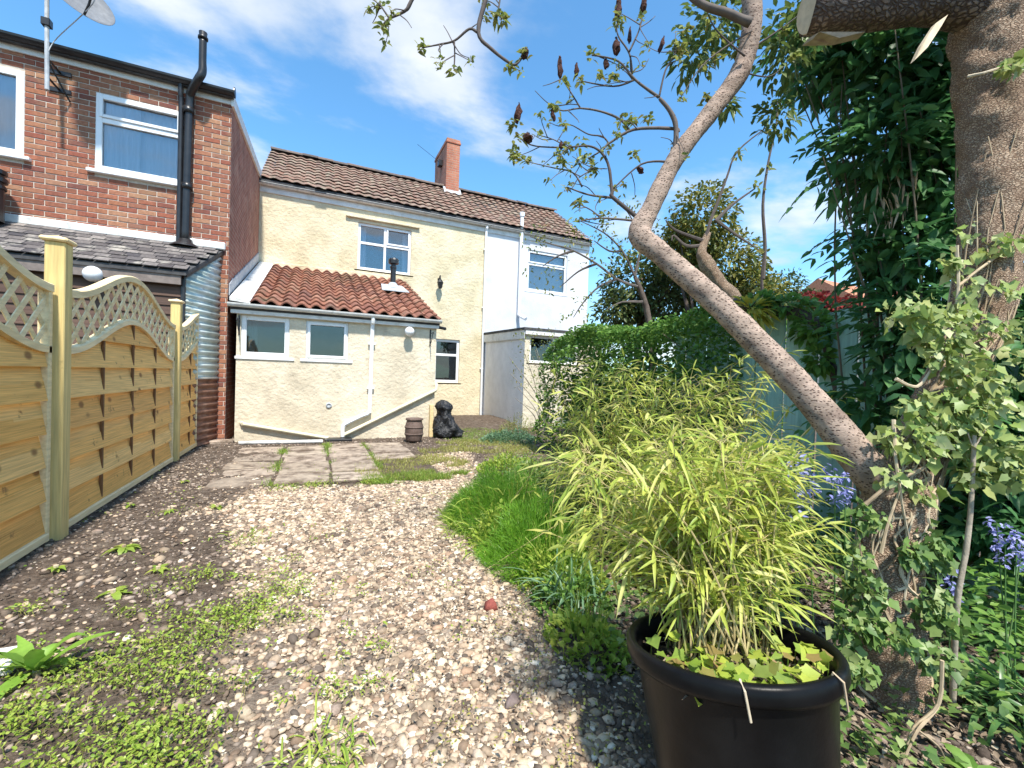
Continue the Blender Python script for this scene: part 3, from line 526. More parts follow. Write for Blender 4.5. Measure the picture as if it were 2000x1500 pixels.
d = MB(); d.box((XL0+.01, YL+.5, -.1), (XL1-.01, YL+.51, ZL-.05)); obj('dark_room_backing', d.mesh('dark_room_backing', K['room']), le)
PL = math.atan2(3.74-2.27, YF-YL+.1); sl = math.hypot(3.74-2.27, YF-YL+.1)
m = MB(); m.prism([(-1.24, YL-.08, 2.22), (-1.24, YF-.004, 3.66), (-1.24, YF-.004, 3.58), (-1.24, YL-.08, 2.14)], (XL1+1.28, 0, 0)); roof = obj('roof', m.mesh('roof', K['felt']), le)
tm = pantile_mesh('pantile', .226, .375, K['pantile'], amp=.034, th=.022); r = random.Random(12)
for i in range(13):
    for j in range(14):
        s = i*(sl/13.0); x = -.97+j*.224
        obj('tile', tm, roof, slope_mtx(x, YL-.12+s*math.cos(PL), 2.265+s*math.sin(PL), PL) @ Matrix.Rotation(r.uniform(-.025, .025), 4, 'Z') @ Matrix.Rotation(r.uniform(-.025, .025), 4, 'Y'))
m = MB(); m.prism([(-1.25, YL-.12, 2.27), (-.965, YL-.12, 2.245), (-.965, YF-.01, 3.70), (-1.25, YF-.01, 3.73)], (0, 0, .05)); obj('coping', m.mesh('coping', K['off_white']), le, label='white painted coping strip along the left roof edge')
m = MB()
for k in range(13):
    y = YL+.05+k*.29; z = 2.37+k*.29*math.tan(PL); m.prism([(-1.285, y, z), (-1.285, y+.31, z+.12), (-1.285, y+.31, z+.34), (-1.285, y, z+.18)], (.012+.002*(k % 2), 0, 0))
obj('step_flashing', m.mesh('step_flashing', K['lead']), le)
m = MB(); m.box((-.96, YF-.05, 3.67), (XL1+.02, YF-.004, 3.80), .01); obj('roof_flashing', m.mesh('roof_flashing', K['cream']), le)
m = MB(); m.box((-1.24, YL-.075, 2.08), (XL1+.03, YL-.01, 2.215), .006); obj('fascia', m.mesh('fascia', K['white_paint']), le)
m = MB(); half_gutter(m, -1.27, XL1+.06, YL-.135, 2.235, .062); obj('gutter', m.mesh('gutter', K['off_white']), le)
m = MB(); pth, rd = smooth_path([(.93, YL-.135, 2.19), (.93, YL-.12, 2.1), (.93, YL-.05, 1.95), (.92, YL-.05, .62), (.90, YL-.05, .47), (.80, YL-.05, .42), (.56, YL-.05, .30), (.48, YL-.05, .23), (.475, YL-.05, .05)], [.036]*9, 5); m.tube(pth, rd, 10)
for z in (.9, 1.7): m.box((.87, YL-.06, z), (.99, YL-.003, z+.035), .004)
obj('downpipe', m.mesh('downpipe', K['upvc']), le)
m = MB(); m.tube([(2.13, YL-.045, .90), (.49, YL-.045, .075)], .033, 10); m.tube([(2.13, YL-.045, .90), (2.15, YL-.03, .99), (2.15, YL+.05, 1.02)], .033, 10); obj('waste_pipe', m.mesh('waste_pipe', K['cream_pipe']), le, label='long sloping cream waste pipe on the right')
m = MB(); m.tube([(-1.04, YL-.045, .30), (.24, YL-.045, .03)], .03, 10); m.tube([(-1.04, YL-.045, .30), (-1.08, YL+.03, .32)], .03, 10); obj('waste_pipe', m.mesh('waste_pipe', K['cream_pipe']), le, label='sloping cream waste pipe on the left')
m = MB(); m.box((.18, YL-.26, -.02), (.62, YL-.01, .035), .008); m.box((.22, YL-.22, .035), (.58, YL-.05, .042)); obj('drain_gully', m.mesh('drain_gully', K['black']), le)
m = MB(); m.lathe([(.045, 0), (.05, .01), (.035, .02), (.03, .005), (0, .005)], (.24, YL-.004, .60), 12, Matrix.Rotation(math.pi/2, 4, 'X')); obj('air_vent', m.mesh('air_vent', K['lead']), le)
# stove flue through the lean-to roof
FX, FY = 1.62, 10.4; FZ = 2.27+(FY-YL+.1)*math.tan(PL)
m = MB(); m.lathe([(.062, -.1), (.062, .52), (.075, .52), (.075, .56), (.055, .56), (.055, .60), (.115, .62), (.12, .70), (.10, .74), (0, .75)], (FX, FY, FZ), 14); fl = obj('flue', m.mesh('flue', K['black']), le)
m = MB(); m.prism([(FX-.3, FY-.42, FZ-.16+.07), (FX+.3, FY-.42, FZ-.16+.07), (FX+.24, FY+.2, FZ+.08+.07), (FX-.24, FY+.2, FZ+.08+.07)], (0, 0, .02)); m.lathe([(.16, .04), (.09, .16), (.07, .18)], (FX, FY, FZ), 12); obj('flue_flashing', m.mesh('flue_flashing', K['lead']), fl)
sl_ = thing('security_lamp', (1.58, YL, 2.0), 'white round security lamp under the lean-to gutter', 'lamp')
m = MB(); m.lathe([(.0, -.02), (.07, -.02), (.085, .0), (.085, .05), (.06, .09), (0, .1)], (1.58, YL-.11, 1.99), 16, Matrix.Rotation(math.radians(110), 4, 'X')); obj('lamp_head', m.mesh('lamp_head', K['upvc'], True), sl_)
m = MB(); m.box((1.53, YL-.06, 1.93), (1.63, YL-.003, 2.04), .006); m.tube([(1.58, YL-.12, 1.93), (1.58, YL-.14, 1.90)], .022, 10); obj('mount', m.mesh('mount', K['upvc']), sl_)
def basket_bracket(x, lab):
    t = thing('hanging_bracket', (x, YL, 1.8), lab, 'bracket', 'hanging basket brackets on the lean-to wall')
    m = MB(); m.box((x-.012, YL-.014, 1.74), (x+.012, YL-.002, 2.06), .003); m.tube([(x, YL-.01, 1.98), (x, YL-.25, 1.99), (x, YL-.28, 1.95)], .008, 6); obj('bar', m.mesh('bar', K['black']), t)
    m = MB(); pth, rd = smooth_path([(x, YL-.01, 1.77), (x, YL-.10, 1.82), (x, YL-.16, 1.9), (x, YL-.17, 1.975)], [.007]*4, 4); m.tube(pth, rd, 6); obj('scroll', m.mesh('scroll', K['black']), t)
basket_bracket(-1.125, 'black iron hanging bracket left of the lean-to windows'); basket_bracket(2.0, 'black iron hanging bracket at the right end of the lean-to')
cm_ = thing('wall_camera', (2.2, YL+.2, 2.1), 'small black camera on the right corner of the lean-to', 'camera')
m = MB(); m.tube([(2.19, YL+.05, 2.12), (2.28, YL-.06, 2.09)], .03, 10); obj('camera_body', m.mesh('camera_body', K['black']), cm_)
m = MB(); m.box((2.11, YL+.02, 2.09), (2.2, YL+.09, 2.15), .006); obj('mount', m.mesh('mount', K['black']), cm_)
# ------------------------------------------------------------------ brick house on the left
YB, XB = 8.2, -1.29
bh = thing('brick_house', (-3.6, YB, 0), 'red brick two storey house on the left with black gutter', 'house')
WB1 = (-2.93, -1.90, 3.98, 5.08); WB2 = (-4.75, -3.67, 3.98, 5.13)
m = MB(); wall_y(m, YB, -6.2, XB, -.2, 5.46, [WB1, WB2], .1); wall = obj('wall', m.mesh('mortar_wall', K['mortar']), bh)
m = MB(); m.add([(XB, YB, -.2), (XB, YF-.004, -.2), (XB, YF-.004, 5.85), (XB, YB, 5.46)], [(0, 1, 2, 3)]); m.add([(-6.2, YB, -.2), (-6.2, 16, -.2), (-6.2, 16, 6), (-6.2, YB, 5.46)], [(3, 2, 1, 0)]); m.quad((-6.2, 16, -.2), (-6.2, 16, 6), (XB, 16, 6), (XB, 16, -.2)); m.quad((XB-.004, YF, -.2), (XB-.004, YF, 6), (XB-.004, 16, 6), (XB-.004, 16, -.2))
obj('side_wall', m.mesh('side_wall', K['brick_wall']), bh)
d = MB(); d.box((-6.1, YB+.5, 0), (XB-.02, YB+.51, 5.4)); obj('dark_room_backing', d.mesh('dark_room_backing', K['room']), bh)
bm = MB(); bm.box((0, -.007, 0), (.215, .05, .065), .004); bme = bm.mesh('brick', K['brick']); hm = MB(); hm.box((0, -.007, 0), (.1025, .05, .065), .004); hme = hm.mesh('half_brick', K['brick'])
def bricks():
    spots = []
    for row in range(0, 74):
        z = -.08+row*.075
        if z > 5.40: break
        x = -6.15+(.1125 if row % 2 else 0)
        while x < XB-.02:
            x1 = min(x+.215, XB-.001); segs = [(x, x1)]
            for h in (WB1, WB2):
                if z+.065 > h[2]-.04 and z < h[3]+.002:
                    ns = []
                    for a, b in segs:
                        if b <= h[0]-.002 or a >= h[1]+.002: ns.append((a, b)); continue
                        if h[0]-a > .04: ns.append((a, h[0]-.004))
                        if b-h[1] > .04: ns.append((h[1]+.004, b))
                    segs = ns
            spots += [(a, b, z) for a, b in segs]; x += .225
    seen = lambda s: (s[1] > -4.05 and s[2] > 3.02) or (s[0] > -1.62)
    vis = [s for s in spots if seen(s)]; vis.sort(key=lambda s: (s[2] < 3.02, -(s[1]-s[0]) if s[1]-s[0] < .2 else -1, -s[2]))
    mb = MB(); r = random.Random(4)
    for n, (a, b, z) in enumerate(vis):
        w = b-a; jz = r.uniform(-.002, .002); jy = r.uniform(-.002, .002)
        if n < 300:
            src, L0 = (bme, .215) if w > .16 else (hme, .1025); obj('brick', src, wall, Matrix.Translation((a, YB+jy, z+jz)) @ Matrix.Diagonal((w/L0, 1, 1, 1)))
        else: mb.box((a, YB-.007+jy, z+jz), (b, YB+.05, z+.065+jz), .004)
    obj('remaining_bricks', mb.mesh('remaining_bricks', K['brick']), wall, kind='stuff')
bricks()
window(bh, *WB1, YB-.01, [(0, 1, 0, .66), (0, 1, .66, 1)], sashes=(1,), curtain=[(0, .48, 0, .97, .075), (.4, 1, 0, 1, .13)], bar=.075, sill_out=.06)
window(bh, *WB2, YB-.01, [(0, 1, 0, 1)], curtain=[(0, 1, 0, 1, .09)], bar=.085, sill_out=.06)
m = MB(); m.prism([(-6.3, YB-.12, 5.50), (-6.3, YF+.3, 5.93), (-6.3, 16, 6.3), (-6.3, 16, 6.2), (-6.3, YF+.3, 5.85), (-6.3, YB-.12, 5.43)], (6.3+XB+.03, 0, 0)); obj('roof', m.mesh('roof', K['felt']), bh)
m = MB(); m.box((-6.2, YB-.035, 5.36), (XB+.02, YB-.006, 5.47), .004); obj('fascia', m.mesh('fascia', K['white_paint']), bh)
m = MB(); half_gutter(m, -6.3, XB+.06, YB-.115, 5.515, .075); m.lathe([(.077, 0), (.077, .02), (0, .02)], (XB+.04, YB-.115, 5.515), 12, Matrix.Rotation(math.pi/2, 4, 'Y')); m.box((-6.3, YB-.12, 5.49), (XB+.05, YB-.03, 5.535), .01); obj('gutter', m.mesh('gutter', K['black']), bh)
m = MB(); m.prism([(XB+.001, YB-.06, 5.33), (XB+.001, YF+.2, 5.75), (XB+.001, YF+.2, 5.93), (XB+.001, YB-.06, 5.51)], (.035, 0, 0)); obj('verge_board', m.mesh('verge_board', K['white_paint']), bh)
m = MB(); pth, rd = smooth_path([(-1.84, YB-.075, 3.02), (-1.83, YB-.075, 4.6), (-1.82, YB-.075, 5.22), (-1.79, YB-.13, 5.36), (-1.68, YB-.26, 5.50), (-1.63, YB-.27, 5.62), (-1.63, YB-.27, 5.78), (-1.63, YB-.27, 6.10)], [.055]*5+[.055, .05, .05], 5); m.tube(pth, rd, 12)
m.lathe([(.05, 0), (.066, .0), (.066, .03), (.05, .04), (.055, .1), (0, .12)], (-1.63, YB-.27, 6.10), 12)
for z in (3.9, 5.05): m.lathe([(.056, 0), (.07, 0), (.07, .09), (.056, .09)], (-1.83, YB-.075, z), 12)
m.lathe([(.058, 0), (.085, .0), (.10, -.05), (.18, -.09), (.2, -.12)], (-1.84, YB-.075, 3.14), 12)
obj('soil_pipe', m.mesh('soil_pipe', K['black'], True), bh)
m = MB(); pth, rd = smooth_path([(-1.93, YB-.10, 5.45), (-1.93, YB-.09, 5.3), (-1.925, YB-.07, 5.0), (-1.925, YB-.07, 3.05)], [.034]*4, 4); m.tube(pth, rd, 10); obj('downpipe', m.mesh('downpipe', K['black']), bh)
# black flue on the brick wall at the left edge
m = MB(); m.lathe([(.13, 0), (.13, .42), (.15, .42), (.15, .46), (.13, .47), (.13, .5), (.16, .51), (.16, .56), (.13, .57), (.13, .6), (.155, .61), (.155, .66), (.10, .68), (0, .68)], (-3.86, YB-.28, 3.0), 16); fl = single('flue_pipe', m.mesh('flue_pipe', K['black'], False), (-3.86, YB-.28, 3.0), 'thick ribbed black flue rising from the shed roof', 'flue')
# satellite dish
sd = thing('satellite_dish', (-3.33, 7.85, 4.9), 'grey mesh satellite dish on a pole at the brick house eaves', 'satellite dish')
m = MB(); m.tube([(-3.30, 7.85, 4.80), (-3.32, 7.85, 6.35)], .024, 10); obj('pole', m.mesh('pole', K['lead']), sd)
m = MB()
for z in (4.98, 5.22): q = MB(); q.tube([(-3.31, 7.85, z), (-3.31, YB-.01, z)], .014, 6); q.box((-3.43, YB-.03, z-.03), (-3.19, YB-.008, z+.03), .004); obj('bracket', q.mesh('bracket', K['black']), sd)
m.tube([(-3.31, 7.87, 5.2), (-3.2, YB-.02, 4.85)], .012, 6); obj('stay', m.mesh('stay', K['black']), sd); m = MB(); m.box((-3.36, 7.81, 5.62), (-3.27, 7.90, 5.72), .006); obj('clamp', m.mesh('clamp', K['black']), sd)
DN = Vector((.52, -.56, .42)).normalized(); DC = Vector((-2.97, 7.66, 5.98)); RM = DN.to_track_quat('Z', 'Y').to_matrix().to_4x4()
m = MB(); m.lathe([(0.001, .0), (.10, .004), (.21, .022), (.31, .05), (.39, .08), (.395, .078), (.31, .042), (.21, .014), (.10, -.004), (.001, -.008)], DC, 32, RM); obj('dish', m.mesh('dish', M('dish_grey', [(.15, .155, .165), (.20, .205, .215)], .55, nscale=9, namt=.12), True), sd)
low = DC+RM @ Vector((0, -.37, .07)); lnb = DC+RM @ Vector((0, -.22, .40))
if low.z > DC.z: low = DC+RM @ Vector((0, .37, .07)); lnb = DC+RM @ Vector((0, .22, .40))
m = MB(); m.tube([low, (low+lnb)/2-Vector((0, 0, .05)), lnb], .014, 8); obj('feed_arm', m.mesh('feed_arm', K['black']), sd); m = MB(); m.tube([DC, (-3.1, 7.76, 6.0), (-3.32, 7.85, 6.05)], .025, 8); obj('dish_mount', m.mesh('dish_mount', K['black']), sd)
m = MB(); dv = (DC-lnb).normalized(); m.tube([lnb-dv*.08, lnb, lnb+dv*.05], [.028, .03, .038], 10); obj('receiver', m.mesh('receiver', K['black']), sd)
m = MB(); pth, rd = smooth_path([lnb, lnb+Vector((-.02, .03, -.2)), Vector((-3.2, 7.83, 5.5)), Vector((-3.29, 7.84, 5.3))], [.006]*4, 6); m.tube(pth, rd, 5); obj('cable', m.mesh('cable', K['lead']), sd)
# ------------------------------------------------------------------ shed with tiled roof and corrugated side
sh = thing('shed', (-2.8, 7.7, 0), 'lean-to shed with dark tiled roof and corrugated iron side', 'shed')
ZS1, ZS0, YS = 3.08, 2.52, 7.42
m = MB(); m.prism([(-6.0, YS-.12, ZS0-.02), (-1.64, YS-.12, ZS0-.02), (-1.36, YB-.01, ZS1-.02), (-6.0, YB-.01, ZS1-.02)], (0, 0, -.05)); roof = obj('roof', m.mesh('roof', K['felt']), sh)
tm = MB(); tm.prism([(0, 0, .014), (.158, 0, .014), (.158, .20, -.002), (0, .20, -.002)], (0, 0, -.012)); tme = tm.mesh('plain_tile', K['dark_tile']); PS = math.atan2(ZS1-ZS0, YB-YS+.12); SS = math.hypot(ZS1-ZS0, YB-YS+.12); r = random.Random(9)
for i in range(8):
    s = i*SS/8.2; xe = -1.62+.30*(s/SS)
    for j in range(15):
        x = xe-.165*(j+1)-(.08 if i % 2 else 0)
        if x < -4.0: continue
        obj('tile', tme, roof, slope_mtx(x, YS-.14+s*math.cos(PS), ZS0+.005+s*math.sin(PS), PS) @ Matrix.Rotation(r.uniform(-.03, .03), 4, 'Z') @ Matrix.Rotation(r.uniform(-.02, .05), 4, 'X'))
m = MB(); m.box((-6.0, YB-.06, ZS1-.02), (XB-.04, YB-.01, ZS1+.10), .015); obj('flashing', m.mesh('flashing', K['off_white']), sh)
m = MB(); m.box((-6.0, YS-.10, ZS0-.20), (-1.70, YS-.07, ZS0-.04), .004); obj('fascia', m.mesh('fascia', M('grey_fascia', [(.16, .13, .115), (.24, .2, .18)], .8, nscale=6, namt=.2)), sh)
z = 2.30; 
back = MB(); back.box((-6.0, YS, -.1), (-1.69, YS+.03, 2.45)); fw = obj('front_wall', back.mesh('front_wall', K['brown_board']), sh)
while z > .9:
    m = MB(); m.prism([(-6.0, YS-.028, z-.135), (-6.0, YS-.008, z), (-6.0, YS-.002, z), (-6.0, YS-.002, z-.135)], (4.33, 0, 0)); obj('board', m.mesh('board', K['brown_board']), fw); z -= .125
def corrugated(z0, z1, mat, name, lab):
    A = np.array([-1.68, YS]); B = np.array([-1.395, YB-.004]); n = int((z1-z0)/.0125); v = []; f = []
    nrm = np.array([B[1]-A[1], -(B[0]-A[0])]); nrm /= np.linalg.norm(nrm)
    for k in range(n+1):
        z = z0+(z1-z0)*k/n; o = .016*math.sin(z*2*math.pi/.10)
        ya = 0.0
        if z > ZS0-.1: ya = min(1, (z-(ZS0-.1))/(ZS1-ZS0))
        p = A+(B-A)*ya+nrm*o; q = B+nrm*o; v += [(p[0], p[1], z), (q[0], q[1], z)]
    f = [(2*k, 2*k+1, 2*k+3, 2*k+2) for k in range(n)]
    me = to_mesh(name, v, f, K[mat], True); o = obj('corrugated_sheet', me, sh, label=lab)
    md = o.modifiers.new('thickness', 'SOLIDIFY'); md.thickness = .004; md.offset = -1
corrugated(1.02, ZS1-.10, 'corr_pale', 'corrugated_upper', 'pale green painted upper corrugated sheet'); corrugated(.02, 1.05, 'corr_rust', 'corrugated_lower', 'rusty brown lower corrugated sheet')
m = MB(); m.box((-1.72, YS-.03, -.05), (-1.665, YS+.02, ZS0-.1), .006); m.prism([(-1.67, YS-.06, ZS0-.06), (-1.385, YB-.02, ZS1-.06), (-1.355, YB-.02, ZS1-.02), (-1.64, YS-.06, ZS0-.02)], (0, 0, -.06)); obj('trim', m.mesh('trim', K['black']), sh)
m = MB(); m.box((-1.62, YB-.2, -.05), (-1.15, YB-.03, .06), .02); single('stone_step', m.mesh('stone_step', K['slab']), (-1.4, 8.1, 0), 'flat grey stone lying at the foot of the brick corner', 'stone')
# white globe lamp on the shed wall
gl = thing('globe_lamp', (-2.62, YS-.1, 2.05), 'white globe lamp on the brown shed wall above the fence', 'lamp')
m = MB(); m.lathe([(0.001, -.10)]+[(.10*math.sin(a), -.10*math.cos(a)) for a in np.linspace(.3, math.pi-.2, 10)]+[(.001, .1)], (-2.60, YS-.16, 2.34), 18); obj('globe', m.mesh('globe', K['upvc'], True), gl)
m = MB(); m.tube([(-2.60, YS-.16, 2.25), (-2.60, YS-.15, 2.18), (-2.60, YS-.02, 2.16)], .02, 8); obj('bracket', m.mesh('bracket', K['black']), gl)
# ------------------------------------------------------------------ wooden fence on the left
XF = -1.60
def wave(y, y0, y1): return 1.685+.16*(1-np.cos(2*math.pi*(np.asarray(y, float)-y0)/(y1-y0)))
def fence_panel(y0, y1, lab, a=None, b=None):
    a = y0 if a is None else a; b = y1 if b is None else b
    t = thing('fence_section', (XF, (a+b)/2, 0), lab, 'fence panel', 'wavy topped wooden fence panels')
    top = lambda y: float(wave(y, y0, y1)); low = lambda y: top(y)-.40
    r = random.Random(int(y0*10)); z = .075; k = 0
    while z < 1.68:
        zt = z+.128; front = k % 2 == 0; off = .012 if front else -.008
        ys = np.linspace(a+.03, b-.03, 27); mb = MB(); run = []
        def flush(run):
            if len(run) < 2: return
            v = []; f = []
            for (yy, z0_, z1_) in run:
                w = .003*math.sin(yy*5+k)
                v += [(XF+off+.018+w, yy, z0_), (XF+off+w-.004, yy, z1_), (XF+off-.012+w, yy, z1_), (XF+off+.009+w, yy, z0_)]
            for i in range(len(run)-1):
                p, q = 4*i, 4*i+4; f += [(p, q, q+1, p+1), (p+1, q+1, q+2, p+2), (p+2, q+2, q+3, p+3), (p+3, q+3, q, p)]
            n = 4*(len(run)-1); f += [(0, 1, 2, 3), (n+3, n+2, n+1, n)]; mb.add(v, f)
        for yy in ys:
            lz = low(yy)+.01
            if lz-z > .012: run.append((yy, z, min(zt, lz)))
            else: flush(run); run = []
        flush(run)
        if mb.n: obj('board', mb.mesh('board', K['fence']), t)
        z += .1095; k += 1
    for fr in (.0, .25, .5, .75, 1.0):
        yy = y0+(y1-y0)*fr
        if not (a-.001 <= yy <= b+.001): continue
        yy = min(max(yy, a+.03), b-.03) if fr in (0., 1.) else yy
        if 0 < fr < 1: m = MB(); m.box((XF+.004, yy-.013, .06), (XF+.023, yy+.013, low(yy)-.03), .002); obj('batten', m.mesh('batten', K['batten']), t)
    m = MB(); m.box((XF-.025, a, .02), (XF+.035, a+.04, top(a+.02)), .005); m.box((XF-.025, b-.04, .02), (XF+.035, b, top(b-.02)), .005)
    m.box((XF-.02, a+.04, .035), (XF+.05, b-.04, .085), .005); obj('frame', m.mesh('frame', K['fence_rail']), t)
    for nm, fn, hh, dp in (('top_rail', top, .055, .04), ('trellis_rail', low, .05, .035)):
        m = MB(); v = []; f = []; ys = np.linspace(a, b, 40)
        for yy in ys:
            c = fn(yy); v += [(XF-.022, yy, c-hh/2), (XF+dp, yy, c-hh/2), (XF+dp, yy, c+hh/2-.008), (XF+dp-.01, yy, c+hh/2), (XF-.022, yy, c+hh/2)]
        for i in range(len(ys)-1):
            for q in range(5): f.append((5*i+q, 5*i+(q+1) % 5, 5*i+5+(q+1) % 5, 5*i+5+q))
        f += [(4, 3, 2, 1, 0), tuple(5*(len(ys)-1)+q for q in range(5))]; m.add(v, f); obj(nm, m.mesh(nm, K['fence_rail']), t)
    for sgn, dx in ((1, .010), (-1, .002)):           # crossed trellis slats
        c = a-1.0
        while c < b+1.0:
            seg = []
            for s in np.linspace(-.1, .9, 81):
                yy = c+sgn*s*.95; zz = 1.25+s
                if a+.02 < yy < b-.02 and low(yy) < zz < top(yy): seg.append((yy, zz))
            if len(seg) > 3:
                (ya, za), (yb, zb) = seg[0], seg[-1]; d = np.array([yb-ya, zb-za]); d /= np.linalg.norm(d); nn = np.array([-d[1], d[0]])*.018
                m = MB(); m.prism([(XF+dx, ya+nn[0], za+nn[1]), (XF+dx, yb+nn[0], zb+nn[1]), (XF+dx, yb-nn[0], zb-nn[1]), (XF+dx, ya-nn[0], za-nn[1])], (.0075, 0, 0)); obj('trellis_slat', m.mesh('trellis_slat', K['fence_rail']), t)
            c += .17
    return t
def fence_post(y, top, lab, w=.1):
    t = thing('fence_post', (XF+.02, y, 0), lab, 'fence post', 'square posts of the wooden fence')
    m = MB(); m.box((XF-.03, y-w/2, -.2), (XF-.03+w, y+w/2, top), .006); obj('shaft', m.mesh('shaft', K['fence_post']), t)
    m = MB(); m.box((XF-.052, y-w/2-.022, top), (XF+.092-.0, y+w/2+.022, top+.028), .01); cx, cy = XF+.02, y
    m.add([(cx-.05, cy-.05, top+.028), (cx+.05, cy-.05, top+.028), (cx+.05, cy+.05, top+.028), (cx-.05, cy+.05, top+.028), (cx, cy, top+.05)], [(0, 1, 4), (1, 2, 4), (2, 3, 4), (3, 0, 4)]); obj('cap', m.mesh('cap', K['fence_rail']), t)
fence_panel(1.22, 3.83, 'nearest wavy wooden fence panel, cut by the left picture edge'); fence_panel(4.0, 6.55, 'middle wavy wooden fence panel between the two capped posts'); fence_panel(6.74, 9.3, 'short far wooden fence panel ending at the corrugated shed', 6.74, 7.72)
fence_post(3.92, 2.0, 'nearer tall wooden fence post with a flat cap', .105); fence_post(6.645, 1.99, 'farther wooden fence post with a flat cap')
# ------------------------------------------------------------------ pale green board fence on the right
XG = 3.62
gf = thing('green_fence', (XG, 2.0, 0), 'pale green painted board fence behind the leaning tree trunk', 'fence')
r = random.Random(2); y = .2
while y < 3.6:
    w = .128; m = MB(); dx = r.uniform(-.006, .006)+(.014 if int(y/.13) % 2 else 0); m.box((XG+dx, y, -.05), (XG+dx+.016, y+w, 1.78+r.uniform(-.02, .02)), .003); obj('board', m.mesh('board', K['green_board']), gf); y += w+.008
m = MB(); [m.box((XG+.034, .2, z), (XG+.07, 3.6, z+.08), .004) for z in (.35, 1.3)]; obj('rail', m.mesh('rail', K['green_board']), gf)
# far house roof beyond the fences
fh = thing('far_house', at(1700, 700, 24)*np.array([1, 1, 0]), 'distant house with an orange tiled roof above the green fence', 'house')
c = at(1650, 560, 24); cx, cy, cz = c; roofm = M('far_clay_roof', [(.42, .17, .09), (.5, .22, .13), (.36, .14, .08)], .9, nscale=8, namt=.2, bump=(30, .5, .02))
m = MB(); m.prism([(cx-2.5, cy-3.2, cz-2.0), (cx-2.5, cy, cz+.15), (cx-2.5, cy+3.2, cz-2.0)], (9, 0, 0)); ro = obj('roof', m.mesh('roof', roofm), fh)
m = MB(); m.box((cx-2.3, cy-2.9, 0), (cx+6.3, cy+2.9, cz-1.95)); obj('wall', m.mesh('wall', K['cream2']), fh)
m = MB(); m.box((cx+5.2, cy-.4, cz-.4), (cx+6.0, cy+.4, cz+1.1), .03); obj('chimney', m.mesh('chimney', K['brick_stack']), ro)
# ------------------------------------------------------------------ things by the lean-to
def butt():
    t = thing('planter_pot', (1.62, 7.62, 0), 'brown ribbed garden pot standing against the lean-to', 'pot'); bm_ = M('brown_pot', [(.11, .075, .06), (.17, .12, .10)], .7, nscale=12, namt=.2)
    m = MB(); m.lathe([(0, 0), (.125, 0), (.13, .02), (.155, .10), (.158, .26), (.135, .34), (.13, .36), (.15, .37), (.15, .40), (.12, .40), (.115, .36), (0, .34)], (1.62, 7.62, .02), 20); obj('body', m.mesh('body', bm_, True), t)
    m = MB(); m.lathe([(.158, 0), (.166, .008), (.166, .022), (.158, .03)], (1.62, 7.62, .13), 20); m.lathe([(.158, 0), (.166, .008), (.166, .022), (.158, .03)], (1.62, 7.62, .25), 20); obj('band', m.mesh('band', bm_, True), t)
butt()
def sack():                             # crumpled black plastic sack
    c = Vector((2.36, 8.05, 0)); n, mrow = 48, 44; v = []; f = []; r = np.random.default_rng(8); ph = r.uniform(0, 6.3, (6, 4))
    prof = [(0, 0), (.17, .0), (.21, .03), (.225, .10), (.205, .2), (.175, .32), (.15, .40), (.125, .46), (.11, .51), (.115, .56), (.13, .61), (.12, .67), (.08, .72), (.03, .75), (0, .75)]
    zs = np.linspace(0, len(prof)-1, mrow)
    for q in zs:
        i = min(int(q), len(prof)-2); u = q-i; R = prof[i][0]*(1-u)+prof[i+1][0]*u; Z = prof[i][1]*(1-u)+prof[i+1][1]*u
        for k in range(n):
            a = 2*math.pi*k/n; w = 1+.16*math.sin(3*a+ph[0, 0]+Z*9)+.10*math.sin(5*a+ph[1, 0]-Z*17)+.08*abs(math.sin(9*a+Z*34+ph[2, 0]))+.06*math.sin(14*a-Z*50+2*math.sin(Z*20))
            fold = 1+.16*float(np.abs(vnoise(np.array([[math.cos(a)*2, math.sin(a)*2, Z*5]]), 2.4, 19)[0])); v.append((c.x+R*w*fold*math.cos(a)-.16*Z, c.y+R*w*fold*math.sin(a), .01+Z*(.9+.05*math.sin(3*a+1))))
    for i in range(mrow-1):
        for k in range(n): f.append((i*n+k, i*n+(k+1) % n, (i+1)*n+(k+1) % n, (i+1)*n+k))
    single('refuse_sack', to_mesh('refuse_sack', v, f, M('black_sack', [(.008, .008, .010), (.016, .016, .018)], .42, nscale=9, namt=.3, spec=.5, bump=(30, 1.0, .02)), True), c, 'tied black plastic sack slumped at the lean-to corner', 'sack')
sack()
m = MB(); m.box((2.02, 8.12, 0), (2.09, 8.19, .62), .006); single('timber_stake', m.mesh('timber_stake', K['fence_rail']), (2.05, 8.15, 0), 'short pale timber stake at the right lean-to corner', 'stake')
m = MB(); m.tube([(-1.05, 7.86, .035), (.15, 7.80, .03)], .03, 10); single('loose_pipe', m.mesh('loose_pipe', K['off_white']), (-.4, 7.84, 0), 'white pipe length lying on the ground before the lean-to', 'pipe')
# bits lying on the ground
v, f = stones(np.array([.875]), np.array([2.078]), np.array([.042]), .6, .75); single('red_stone', to_mesh('red_stone', v, f, M('red_brick_bit', [(.20, .05, .04), (.28, .08, .06)], .9, nscale=30, namt=.25, bump=(60, .6, .006))), (.875, 2.078, 0), 'dark red brick fragment lying on the pale gravel', 'stone')
m = MB(); m.box((-1.16, 2.24, 0.005), (-1.02, 2.40, .05), .012); single('pale_block', m.mesh('pale_block', K['off_white']), (-1.09, 2.32, 0), 'small pale stone block at the left edge beside the broad leaved weed', 'block')
v, f = stones(np.array([.70]), np.array([1.42]), np.array([.036]), .6, .8); single('grey_stone', to_mesh('grey_stone', v, f, M('grey_stone', [(.16, .12, .11), (.24, .19, .17)], .9, nscale=20, namt=.25)), (.70, 1.42, 0), 'rounded grey brown stone in the foreground gravel', 'stone')
